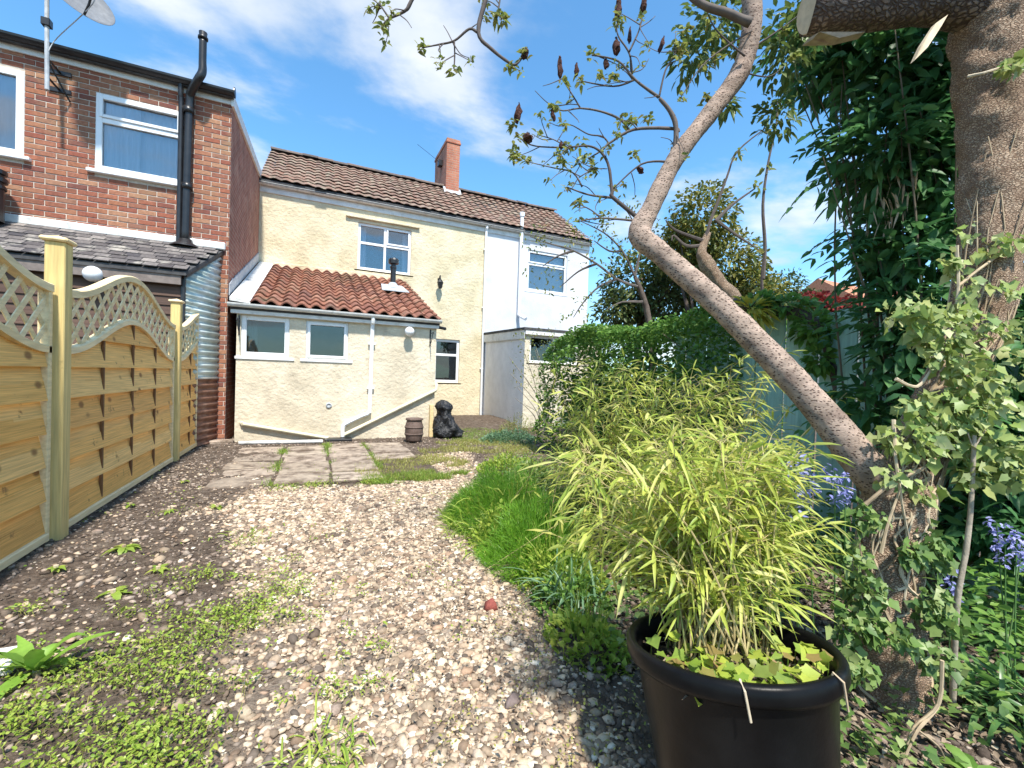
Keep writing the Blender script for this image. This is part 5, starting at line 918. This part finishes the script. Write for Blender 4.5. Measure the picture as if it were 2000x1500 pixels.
for pts in ([(1690, 985, 1.62), (1740, 945, 1.6), (1800, 915, 1.62), (1850, 880, 1.68), (1900, 850, 1.72)], [(1745, 820, 1.66), (1750, 900, 1.62), (1762, 985, 1.61), (1775, 1050, 1.62)], [(1720, 1080, 1.6), (1735, 1020, 1.6), (1760, 950, 1.61)], [(1840, 1290, 1.5), (1835, 1370, 1.45), (1790, 1430, 1.4), (1760, 1500, 1.38)], [(1750, 740, 1.7), (1790, 755, 1.7), (1820, 720, 1.72), (1870, 650, 1.74)], [(1868, 480, 1.78), (1872, 560, 1.77), (1864, 640, 1.76), (1880, 700, 1.74)], [(1870, 560, 1.78), (1920, 520, 1.8), (1980, 480, 1.84)], [(1890, 150, 1.84), (1930, 140, 1.8), (1990, 120, 1.82)]):
    path_tube(mm, [at(*p) for p in pts], .007, .003, 6, 5, 2, .15)
obj('stems', mm.mesh('stems', K['vine']), ivy, kind='stuff')
def ivy_cluster(lobes, n, mat, name, size=(.04, .075)):
    P, d = cloud_pts(n, lobes, .2); k = len(P); D = d*.6+np.array(-FWD)*.25+rng.normal(0, .7, (k, 3))-np.array([0, 0, .5]); DD, S, N = frames(D, -FWD*1.0+UPV*.7+rng.normal(0, .6, (k, 3))); L = rng.uniform(*size, k)*rng.choice([.6, .8, 1, 1.15], k)
    obj(name, mesh_of(name, stamp(IVY[0], IVY[1], P, DD, S, N, L, L*rng.uniform(.8, 1.05, k), rng.uniform(.0, .45, k)), K[mat]), ivy)
ivy_cluster([lob(1780, 610, 1.75, .10, .08), lob(1830, 650, 1.72, .11, .09), lob(1870, 700, 1.7, .10, .10), lob(1780, 860, 1.66, .13, .07), lob(1850, 800, 1.68, .11, .10), lob(1910, 760, 1.68, .1, .12), lob(1790, 800, 1.7, .07, .06), lob(1900, 870, 1.66, .1, .08), lob(1870, 610, 1.75, .05, .05)], 900, 'ivy_leaf', 'pale_leaves', (.026, .052))
ivy_cluster([lob(1880, 600, 1.74, .06, .10), lob(1935, 640, 1.72, .07, .05), lob(1900, 560, 1.76, .07, .04), lob(1970, 560, 1.74, .06, .05), lob(1980, 720, 1.66, .07, .10), lob(1930, 820, 1.62, .10, .10), lob(1990, 850, 1.6, .07, .12), lob(1890, 450, 1.8, .04, .05), lob(1740, 930, 1.62, .08, .05), lob(1800, 960, 1.62, .08, .04)], 300, 'ivy_leaf', 'pale_leaves', (.024, .046))
ivy_cluster([lob(1860, 520, 1.8, .05, .08), lob(1960, 480, 1.8, .08, .05), lob(1990, 640, 1.7, .06, .06), lob(1960, 900, 1.6, .1, .12), lob(1980, 130, 1.8, .05, .03), lob(1900, 930, 1.62, .08, .06)], 330, 'ivy_leaf', 'pale_leaves', (.025, .05))
ivy_cluster([lob(1690, 1010, 1.62, .07, .05), lob(1650, 1080, 1.62, .08, .07), lob(1690, 1150, 1.58, .07, .08), lob(1680, 1220, 1.55, .09, .07), lob(1740, 1240, 1.5, .08, .05), lob(1820, 1080, 1.62, .06, .10), lob(1830, 1200, 1.55, .07, .09), lob(1660, 1300, 1.5, .08, .06), lob(1830, 1290, 1.5, .06, .06), lob(1780, 1080, 1.6, .05, .04)], 1150, 'ivy_dark', 'trailing_leaves', (.018, .042))
# ---- black tub with bamboo
PC = at(1420, 1256, 1.2); tilt_ax = Vector(RIGHT); TUB_B = Vector((PC[0], PC[1], 0)); TM = Matrix.Rotation(math.radians(-12), 4, tilt_ax) @ Matrix.Rotation(math.radians(-3), 4, Vector(FWD)) @ Matrix.Diagonal((.87, .87, 1, 1))
tub = thing('plant_tub', TUB_B, 'large black plastic tub holding bamboo at lower right', 'tub'); RIM = .305; hgt = float(PC[2])
K['tub'] = M('black_tub', [(.003, .003, .0035), (.006, .006, .0065), (.010, .010, .010)], .34, nscale=4, namt=.35, spec=.12, bump=(70, .15, .003), dirt=((.018, .017, .016), 12, .66, .8))
m = MB(); m.lathe([(0, -hgt-.06), (.205, -hgt-.06), (.222, -hgt-.04), (.25, -.28), (.283, -.045), (.287, -.04), (.306, -.038), (.312, -.026), (.312, .0), (.304, .010), (.292, .010), (.283, .0), (.276, -.06), (.262, -.16), (0, -.16)], PC, 56, TM); obj('shell', m.mesh('shell', K['tub'], True), tub)
def in_tub(a, r, z): return PC+np.array(TM @ Vector((r*math.cos(a), r*math.sin(a), z)))
m = MB(); n = 40; v = [in_tub(0, 0, -.045)]; 
for k in range(n): v.append(in_tub(2*math.pi*k/n, .272, -.075+.012*math.sin(k*2.3)))
m.add(v, [(0, k+1, (k+1) % n+1) for k in range(n)]); obj('compost', m.mesh('compost', K['soil']), tub)
for ang, zz in ((-2.35, .01), (-1.45, .01)):
    m = MB(); m.tube([in_tub(ang, .27, -.03), in_tub(ang, .30, .016), in_tub(ang+.02, .318, .0), in_tub(ang+.04, .316, -.06)], .0028, 6); obj('stalk', m.mesh('stalk', K['vine']), tub)
def bamboo(name, label, roots, tops, n_leaf, parent=None, lw=.013, ll=(.06, .13), seed=2):
    t = thing(name, roots[0], label, 'bamboo'); r = random.Random(seed); m = MB(); P = []; D = []
    for k, (s, e) in enumerate(zip(roots, tops)):
        s, e = Vector(s), Vector(e); mid = s.lerp(e, .55)+Vector((0, 0, .06))-Vector(((e-s).x*.12, (e-s).y*.12, 0)); pth, rd = smooth_path([s, mid, e], [.0032, .0024, .0012], 8); m.tube(pth, rd, 5)
        for q in range(n_leaf):
            i = max(4, int(len(pth)*r.random()**.6)); i = min(i, len(pth)-1); p = Vector(pth[i]); td = Vector(pth[i])-Vector(pth[i-1]); td.normalize()
            side = Vector((r.uniform(-1, 1), r.uniform(-1, 1), r.uniform(-.5, .5))); d = (td*.45+side*.9); L0 = r.uniform(.01, .09); P.append(p+d*L0); D.append(d+Vector((0, 0, r.uniform(-.7, .1))))
            if L0 > .03 and r.random() < .4: m.tube([p, p+d*L0], .0011, 3, False)
    obj('canes', m.mesh('canes', K['bamboo_cane']), t); n = len(P)
    obj('leaves', mesh_of('leaves', leafset(np.array(P), np.array(D), rng.uniform(*ll, n), rng.uniform(lw*.7, lw*1.35, n), LANCE, rng.uniform(.05, .45, n)), K['bamboo_leaf']), t); return t
r = random.Random(31); roots = []; tops = []
for k in range(90):
    a = r.uniform(0, 6.3); q = .2*math.sqrt(r.random()); p = in_tub(a, q*.85, -.06)+FWD*.07; roots.append(p)
    px = r.uniform(1110, 1570); py = r.uniform(860, 1080)-50*math.sin((px-1100)/480*math.pi); tops.append(at(px, py, r.uniform(1.2, 1.75)))
bamboo('potted_bamboo', 'lime green bamboo growing from the black tub', roots, tops, 46, ll=(.05, .135), lw=.0098)
roots = []; tops = []
for k in range(110):
    c = np.array([1.85+r.gauss(0, .22), 2.75+r.gauss(0, .22), 0]); roots.append(c); px = r.uniform(1095, 1520); py = r.uniform(735, 940) if r.random() < .8 else r.uniform(705, 760); tops.append(at(px, py, r.uniform(2.4, 3.2)))
bamboo('bamboo_clump', 'yellow green bamboo clump behind the potted one', roots, tops, 38, ll=(.06, .15), lw=.0115, seed=5)
roots = []; tops = []
for k in range(16):
    c = np.array([2.6+r.gauss(0, .15), 2.1+r.gauss(0, .15), 0]); roots.append(c); tops.append(at(r.uniform(1410, 1660), r.uniform(640, 860), r.uniform(2.5, 2.95)))
bamboo('bamboo_by_fence', 'sparse tall bamboo shoots in front of the green fence', roots, tops, 11, ll=(.07, .14), lw=.015, seed=8)
# seedlings in the tub
sp = thing('tub_seedlings', in_tub(-1.2, .1, -.05), 'fresh lime seedlings covering the compost in the tub', 'seedlings')
n = 420; a = rng.uniform(0, 6.3, n); q = .255*np.sqrt(rng.random(n)); P = np.array([in_tub(x, y, -.055) for x, y in zip(a, q)]); P[:, 2] += rng.uniform(.0, .07, n); front = rng.random(n) < np.clip(.35+((P-PC)@(-FWD))*3, .06, 1); P = P[front]; n = len(P)
DD, S, N = frames(rand_dirs(n, -.2, .4), np.tile(UPV, (n, 1))+rng.normal(0, .4, (n, 3))); L = rng.uniform(.022, .048, n); obj('leaves', mesh_of('leaves', stamp(IVY[0], IVY[1], P, DD, S, N, L, L*.95, .2), leafmat('seedling_leaf', [(.36, .46, .06), (.44, .5, .08), (.26, .38, .05), (.2, .3, .06), (.34, .2, .08)])), sp)
m = MB(); [m.tube([p-np.array([0, 0, .06]), p], .0015, 4, False) for p in P[::2]]; obj('stems', m.mesh('stems', K['grass']), sp, kind='stuff')
n = 260; a = rng.uniform(0, 6.3, n); P = np.array([in_tub(x, y, -.05) for x, y in zip(a, .26*np.sqrt(rng.random(n)))]); lo = obj('compost_litter', mesh_of('compost_litter', leafset(P, rand_dirs(n, -.1, .5), rng.uniform(.02, .07, n), .007, LANCE), K['litter']), kind='stuff'); tag(lo, 'dry brown leaf scraps lying on the tub compost', 'leaf litter')
# ---- feathery green mound and its neighbours along the gravel edge
def mound(name, label, c, rx, ry, h, n, mat, L, W, tmpl, droop=.4, cat='plant', spread=.75):
    t = thing(name, c, label, cat); a = rng.uniform(0, 6.3, n); q = np.sqrt(rng.random(n)); P = np.stack([c[0]+rx*q*np.cos(a), c[1]+ry*q*np.sin(a), np.zeros(n)], 1); P[:, 2] = h*(1-q**2)*(1+.4*vnoise(P[:, :2], 5.5, 23))*rng.uniform(.05, .8, n)+gz(P[:, 0], P[:, 1])
    D = np.stack([np.cos(a)*q*spread, np.sin(a)*q*spread, np.full(n, .75)], 1)+rng.normal(0, .3, (n, 3)); Ln = rng.uniform(*L, n); obj('leaves', mesh_of('leaves', leafset(P, D, Ln, rng.uniform(*W, n), tmpl, rng.uniform(.1, droop, n)), K[mat]), t)
    m = MB(); rr = random.Random(3)
    for k in range(24):
        aa = rr.uniform(0, 6.3); qq = rr.uniform(.2, .9); b = Vector((c[0], c[1], 0))+Vector((rx*.3*math.cos(aa), ry*.3*math.sin(aa), 0)); e = Vector((c[0]+rx*qq*math.cos(aa), c[1]+ry*qq*math.sin(aa), h*(1-qq*qq)+.04)); m.tube([b, b.lerp(e, .5)+Vector((0, 0, .05)), e], .002, 4, False)
    obj('stems', m.mesh('stems', K[mat]), t, kind='stuff'); return t
mound('feathery_mound', 'bright green feathery mound beside the gravel', (1.50, 3.3, 0), .48, .6, .55, 25000, 'feather', (.03, .13), (.0018, .0035), THREAD)
mound('feathery_mound', 'smaller darker feathery tuft in front of the bright mound', (1.36, 2.55, 0), .34, .42, .42, 14000, 'feather', (.03, .12), (.0018, .0035), THREAD)
mound('leafy_weed', 'green toothed leafy weed at the foot of the feathery mound', (1.22, 2.85, 0), .20, .26, .26, 600, 'weed', (.03, .055), (.018, .03), OVAL)
mound('leafy_weed', 'low leafy weed pressed against the left side of the tub', (1.16, 1.62, 0), .16, .24, .20, 420, 'weed', (.03, .06), (.02, .034), IVY)
mound('leafy_weed', 'dark leafy clump between the tub and the strap leaves', (1.28, 1.95, 0), .20, .22, .22, 420, 'hedge_leaf', (.03, .06), (.02, .03), OVAL)
mound('blue_green_cushion', 'low blue green cushion plant beside the outbuilding wall', (3.35, 7.3, 0), .6, .5, .26, 1900, 'blue_leaf', (.03, .07), (.015, .03), OVAL)
mound('flowering_bush', 'pink tinged twiggy bush by the outbuilding front', (4.0, 8.4, 0), .5, .35, .42, 1100, 'young', (.03, .05), (.012, .02), OVAL)
mound('border_plant', 'mid green border plant left of the bamboo clump', (2.35, 5.0, 0), .45, .5, .25, 1400, 'weed', (.03, .06), (.02, .03), OVAL)
mound('border_plant', 'dark green border plant close behind the feathery mound', (2.15, 4.1, 0), .3, .4, .35, 1000, 'ivy_dark', (.03, .06), (.02, .03), IVY)
mound('coarse_grass', 'loose coarse grass blades growing through the feathery mound', (1.48, 3.1, 0), .55, .75, .40, 1500, 'weed', (.10, .26), (.004, .009), BLADE, .9)
mound('leafy_weed', 'tall leafy weeds filling the gap between feathery mound and tub', (1.36, 2.2, 0), .26, .34, .42, 1100, 'weed', (.03, .07), (.014, .026), LANCE)
def strap_plant(name, label, c, n, L, W, mat, bend=(.3, .8), lean=(0, 0), rad=.07, cat='plant', up=.8):
    t = thing(name, c, label, cat); a = rng.uniform(0, 6.3, n); P = np.stack([c[0]+rng.normal(0, rad, n), c[1]+rng.normal(0, rad, n), np.zeros(n)], 1); D = np.stack([np.cos(a)*.7+lean[0], np.sin(a)*.7+lean[1], np.full(n, up)], 1)+rng.normal(0, .15, (n, 3))
    k = 9; T = [(q/(k-1), s*(1-(q/(k-1))**3)**.5, .25*abs(s)) for q in range(k) for s in (-.5, .0, .5)]; Fc = [(3*q+j, 3*q+j+1, 3*q+j+4, 3*q+j+3) for q in range(k-1) for j in (0, 1)]
    obj('leaves', mesh_of('leaves', leafset(P, D, rng.uniform(*L, n), rng.uniform(*W, n), (T, Fc), rng.uniform(*bend, n), .15), K[mat]), t); return t
strap_plant('strap_leaved_plant', 'blue green strap leaves arching left of the tub', (1.32, 1.95, 0), 60, (.30, .55), (.007, .013), 'blue_leaf', (.3, .8), (-.35, .1))
strap_plant('strap_leaved_plant', 'fan of dark strap leaves at the right picture edge', at(1975, 1310, 1.62)*np.array([1, 1, 0]), 90, (.25, .42), (.012, .019), 'strap', (.3, .9), (-.1, -.1), .09)
strap_plant('strap_leaved_plant', 'long thin leaves below the bluebells behind the tub', (1.9, 1.7, 0), 50, (.3, .55), (.008, .014), 'strap', (.3, .7), (0, 0), .12)
strap_plant('strap_leaved_plant', 'strap leaves standing in the shade right of the trunk', at(1930, 1200, 2.1)*np.array([1, 1, 0]), 60, (.3, .6), (.014, .026), 'strap', (.2, .7), (0, 0), .15)
def bluebell(c, heads, lab):
    t = thing('bluebell', g0(c), lab, 'bluebell', 'bluebell flowers in the border'); m = MB(); P = []; D = []
    for h in heads:
        h = np.array(h); s = np.array(g0(c))+rng.normal(0, .03, 3)*np.array([1, 1, 0]); path_tube(m, [s, s*.4+h*.6-np.array([0, 0, .03]), h+np.array([0, 0, .05])], .0035, .002, 5, 4)
        for q in range(9): P += [h+np.array([rng.normal(0, .014), rng.normal(0, .014), .06-.014*q])]*6; D += [np.array([rng.normal(0, 1), rng.normal(0, 1), -.5+rng.normal(0, .3)]) for _ in range(6)]
    obj('stem', m.mesh('stem', K['strap']), t); n = len(P); P = np.array(P)+rng.normal(0, .008, (n, 3)); D = np.array(D); k = n//len(heads)
    for q in range(len(heads)): obj('flower_head', mesh_of('flower_head', leafset(P[q*k:(q+1)*k], D[q*k:(q+1)*k], rng.uniform(.014, .024, k), .010, LANCE, .1), K['bluebell']), t)
bluebell(at(1575, 1200, 1.5), [at(1550, 925, 1.35), at(1578, 950, 1.35), at(1558, 988, 1.33)], 'lilac bluebell left of the trunk above the tub'); bluebell(at(1640, 1100, 1.6), [at(1630, 945, 1.6), at(1650, 955, 1.6)], 'faint bluebell tucked behind the base of the leaning limb')
bluebell(at(1970, 1300, 1.7), [at(1945, 1045, 1.7), at(1962, 1075, 1.68), at(1985, 1060, 1.7), at(1995, 1085, 1.7)], 'large violet blue bluebell at the right picture edge'); bluebell(at(1865, 1260, 1.7), [at(1860, 1135, 1.7)], 'small bluebell beside the pale upright stick')
# pale sapling stick
st = thing('dead_stick', g0(at(1865, 1270, 1.62)), 'pale upright dead stick right of the trunk', 'stick'); m = MB(); path_tube(m, [g0(at(1865, 1300, 1.62)), at(1868, 1190, 1.6), at(1886, 1080, 1.6), at(1897, 980, 1.6), at(1902, 870, 1.6), at(1904, 850, 1.6)], .011, .006, 8, 5, 1, .08); obj('stem', m.mesh('stem', K['bark_pale'], True), st); m = MB(); path_tube(m, [at(1902, 880, 1.6), at(1890, 845, 1.6)], .004, .002, 5); path_tube(m, [at(1902, 875, 1.6), at(1925, 840, 1.6)], .004, .002, 5); obj('fork', m.mesh('fork', K['bark_pale']), st)
# ---- ground cover under the trees
def ground_leaves(name, label, cat, n, xr, yr, mat, L, W, tmpl, test=None, up=.35, zr=(.0, .05), density=None):
    x = rng.uniform(*xr, n); y = rng.uniform(*yr, n); k = np.ones(n, bool)
    if test is not None: k = test(x, y)
    x, y = x[k], y[k]; n = len(x); P = np.stack([x, y, gz(x, y)+rng.uniform(*zr, n)], 1); D = rand_dirs(n, -.2, up*2); o = obj(name, mesh_of(name, leafset(P, D, rng.uniform(*L, n), rng.uniform(*W, n), tmpl, .2), K[mat]), kind='stuff'); return tag(o, label, cat)
edge = lambda y: np.interp(y, [0.3, 1.0, 1.6, 2.2, 2.9, 3.6, 4.4, 5.0, 6.0, 8], [1.1, 1.15, 1.2, 1.35, 1.5, 1.6, 1.95, 2.2, 2.5, 2.9])
nz2 = lambda x, y, s, sd: vnoise(np.stack([x, y], 1), s, sd)
ground_leaves('border_ground_cover', 'mixed green ground cover under the bamboo and tree', 'ground cover', 15000, (1.1, 3.6), (.3, 5.5), 'ivy_dark', (.022, .048), (.018, .036), IVY, lambda x, y: (x > edge(y)) & (nz2(x, y, 4, 5) > np.where(y < 1.5, .15, -.4)), zr=(.0, .14))
ground_leaves('border_undergrowth', 'taller tangled undergrowth behind the tree trunk', 'undergrowth', 7500, (1.7, 3.6), (.6, 3.6), 'hedge_leaf', (.035, .07), (.02, .038), OVAL, lambda x, y: (x > edge(y)+.5) & (nz2(x, y, 2.2, 7) > np.where(y < 1.5, .35, -.5)), zr=(.05, .38))
ground_leaves('fallen_leaves', 'brown fallen leaves and twigs under the tree', 'leaf litter', 9000, (1.2, 3.2), (.2, 3.0), 'litter', (.02, .06), (.01, .025), LANCE, lambda x, y: x > edge(y)-.1, .2, (.0, .03))
ground_leaves('gravel_litter', 'small brown leaf scraps on the gravel edge', 'leaf litter', 2200, (-.2, 1.4), (.9, 3.2), 'litter', (.012, .03), (.006, .012), LANCE, lambda x, y: rng.random(len(x)) < np.clip((x+.1)/1.4, 0, 1), .1, (.02, .04))
# weed carpet at lower left
def carpet_test(x, y):
    g = np.exp(-(((x+.55-.28*(y-2.1))/.42)**2+((y-2.15)/.55)**2))+.85*np.exp(-(((x+.42)/.36)**2+((y-1.55)/.3)**2)); return rng.random(len(x)) < np.clip(g*.95-.25+.45*nz2(x, y, 8, 9)+.25*nz2(x, y, 21, 10), 0, 1)
ground_leaves('weed_carpet', 'bright green chickweed carpet at lower left', 'weeds', 34000, (-1.3, .35), (1.1, 3.0), 'weed', (.009, .021), (.005, .011), OVAL, carpet_test, .5, (.015, .06))
def sprig_test(x, y): return rng.random(len(x)) < np.clip(.9*nz2(x, y, 3.6, 13)-.42, 0, 1)
ground_leaves('scattered_weeds', 'tiny weed seedlings scattered through gravel and soil', 'weeds', 22000, (-1.55, 1.5), (1.0, 6.2), 'weed', (.010, .024), (.006, .012), OVAL, sprig_test, .5, (.015, .045))
def moss_test(x, y): return rng.random(len(x)) < np.clip(np.exp(-(((x-.85)/.35)**2+((y-1.65)/.4)**2))*.6+.5*nz2(x, y, 6, 4)-.2, 0, 1)*((x > .35) & (x < 1.3))
ground_leaves('gravel_moss', 'yellow green tiny weeds in the gravel before the tub', 'weeds', 9000, (.3, 1.3), (.95, 2.9), 'dry_grass', (.008, .018), (.005, .009), OVAL, moss_test, .5, (.02, .04))
# grass swards
def sward(name, label, n, fn, L, mat, W=(.002, .004)):
    x, y = fn(n); n = len(x); P = np.stack([x, y, gz(x, y)], 1); D = np.stack([rng.normal(0, .35, n), rng.normal(0, .35, n), np.ones(n)], 1); o = obj(name, mesh_of(name, leafset(P, D, rng.uniform(*L, n), rng.uniform(*W, n), BLADE, rng.uniform(.1, .6, n)), K[mat]), kind='stuff'); tag(o, label, 'grass')
def blob(cx, cy, rx, ry):
    def f(n):
        a = rng.uniform(0, 6.3, n); q = np.sqrt(rng.random(n)); x = cx+rx*q*np.cos(a); y = cy+ry*q*np.sin(a); k = nz2(x, y, 4.5, 17) > -.35; return x[k], y[k]
    return f
sward('grass_patch', 'yellowish grass patch on the paving edge before the lean-to', 9000, blob(1.2, 5.55, .75, .8), (.05, .12), 'dry_grass', (.003, .006)); sward('grass_patch', 'greener short grass at the end of the gravel', 7000, blob(1.1, 5.0, .62, .25), (.05, .13), 'grass', (.003, .006)); sward('grass_patch', 'thin grass leading to the outbuilding', 9000, blob(2.5, 6.7, 1.0, .9), (.04, .10), 'dry_grass', (.003, .006)); sward('grass_patch', 'grass near the black sack and soil bank', 6000, blob(3.0, 8.2, .9, .9), (.03, .08), 'grass', (.003, .006))
def seams(n):
    xs = rng.choice([-.38, .20, .765], n)+rng.normal(0, .035, n); ys = rng.uniform(5.0, 7.6, n); k = rng.random(n) < np.clip(.25+.6*nz2(xs, ys, 3, 6), .0, 1); return xs[k], ys[k]
sward('seam_grass', 'grass growing in the joints between paving slabs', 9000, seams, (.04, .12), 'grass', (.003, .007))
def in_carpet(n):
    x, y = rng.uniform(-1.3, .35, n), rng.uniform(1.1, 3.0, n); k = carpet_test(x, y); return x[k], y[k]
sward('weed_grass', 'fine grass blades mixed into the weed carpet', 9000, in_carpet, (.03, .09), 'dry_grass', (.0015, .003))
ground_leaves('weed_broad_leaves', 'broader darker leaves mixed into the weed carpet', 'weeds', 2200, (-1.3, .35), (1.1, 3.0), 'weed', (.02, .045), (.010, .018), LANCE, carpet_test, .5, (.015, .05))
# single weeds one can point at
def rosette(name, label, c, n, L, W, mat, up=.5, T=None, bend=(.3, .7), group=None):
    t = thing(name, c, label, 'weed', group); a = np.arange(n)*2.4+rng.uniform(0, .6, n); P = np.tile(np.array([c[0], c[1], float(gz(c[0], c[1]))+.015]), (n, 1)); D = np.stack([np.cos(a), np.sin(a), rng.uniform(.15, up, n)], 1); k = 8
    T = T or ([(q/(k-1), s*(math.sin(math.pi*min(.985, (.06+.93*(q/(k-1)))**.85))**1.15)*(1+.12*(-1)**q), .18*abs(s)+(.06 if q % 2 else 0)*abs(s)) for q in range(k) for s in (-.5, 0, .5)], [(3*q+j, 3*q+j+1, 3*q+j+4, 3*q+j+3) for q in range(k-1) for j in (0, 1)])
    obj('leaves', mesh_of('leaves', leafset(P, D, rng.uniform(*L, n), rng.uniform(*W, n), T, rng.uniform(*bend, n), .1), K[mat], True), t); m = MB(); m.tube([P[0]-np.array([0, 0, .03]), P[0]+np.array([0, 0, .02])], .012, 6); obj('root_crown', m.mesh('root_crown', K['vine']), t)
rosette('dock_weed', 'broad leaved dock weed with upright leaves at lower left', (-.93, 2.20, 0), 14, (.18, .36), (.040, .062), 'dock', 2.4, bend=(.1, .6))
rosette('dock_weed', 'broad dark dock leaves at the lower right corner', at(1900, 1500, 1.35)*np.array([1, 1, 0]), 8, (.14, .22), (.04, .06), 'hedge_leaf', .9)
rosette('dandelion', 'flat dandelion rosette on the soil near the fence post', (-1.08, 3.5, 0), 14, (.09, .15), (.025, .04), 'weed', .5); rosette('small_weed', 'two leafed seedling weed near the weed carpet', (-.92, 2.85, 0), 6, (.07, .12), (.03, .045), 'weed', .5)
for (x, y, lab) in ((-.36, 3.52, 'grassy tuft at the left gravel edge'), (.02, 5.0, 'grass tuft at the paving corner left of the seams'), (-.28, 4.95, 'bright grassy tuft at the near left paving corner'), (.62, 4.95, 'leafy tuft at the near right paving corner'), (.06, 1.42, 'small grass tuft in the bottom foreground gravel')):
    strap_plant('grass_tuft', lab, (x, y, 0), 90, (.07, .17), (.004, .008), 'weed', (.3, .9), (0, 0), .075, 'grass tuft', .6)
for i, (x, y, lab) in enumerate(((-1.38, 4.6, 'small weed on the soil beside the middle fence panel'), (-1.05, 4.3, 'small weed halfway between fence and gravel'), (-1.2, 5.4, 'small weed on the soil by the far fence post'), (-1.32, 3.3, 'pale weed just below the nearer fence post'), (-.8, 3.1, 'weed on the soil above the weed carpet'), (-.72, 4.3, 'weed on the left rim of the gravel'))): rosette('small_weed', lab, (x, y, 0), 9, (.05, .10), (.018, .03), 'weed', .8)
# bare shrub against the outbuilding
bs = thing('bare_shrub', (3.75, 7.6, 0), 'bare thin stemmed shrub in front of the white outbuilding', 'shrub'); m = MB(); r = random.Random(14)
for k in range(16):
    b = at(1062+r.uniform(-12, 22), 842, 8.3); b[2] = 0; px, py = r.uniform(985, 1080), r.uniform(660, 790); e = at(px, py, r.uniform(7.8, 8.4)); path_tube(m, [b, b*.55+e*.45+np.array([.12, 0, .1]), e], .014, .004, 5, 5)
obj('stems', m.mesh('stems', K['bark_pale']), bs, kind='stuff'); n = 260; P = np.array([at(r.uniform(1000, 1085), r.uniform(640, 760), r.uniform(7.8, 8.3)) for _ in range(n)]); obj('leaves', mesh_of('leaves', leafset(P, rand_dirs(n), .06, .025, LANCE), K['young']), bs)
# twigs lying under the tree
for k, (pts, lab) in enumerate((([(1840, 1290), (1832, 1375), (1785, 1420), (1770, 1460)], 'forked pale twig hanging in front of the trunk base'),)):
    m = MB(); path_tube(m, [at(x, y, 1.42) for x, y in pts], .006, .003, 6, 4); path_tube(m, [at(1785, 1420, 1.42), at(1830, 1455, 1.4), at(1845, 1480, 1.4)], .004, .002, 5, 4); single('fallen_twig', m.mesh('fallen_twig', K['vine']), at(1785, 1440, 1.42), lab, 'twig')
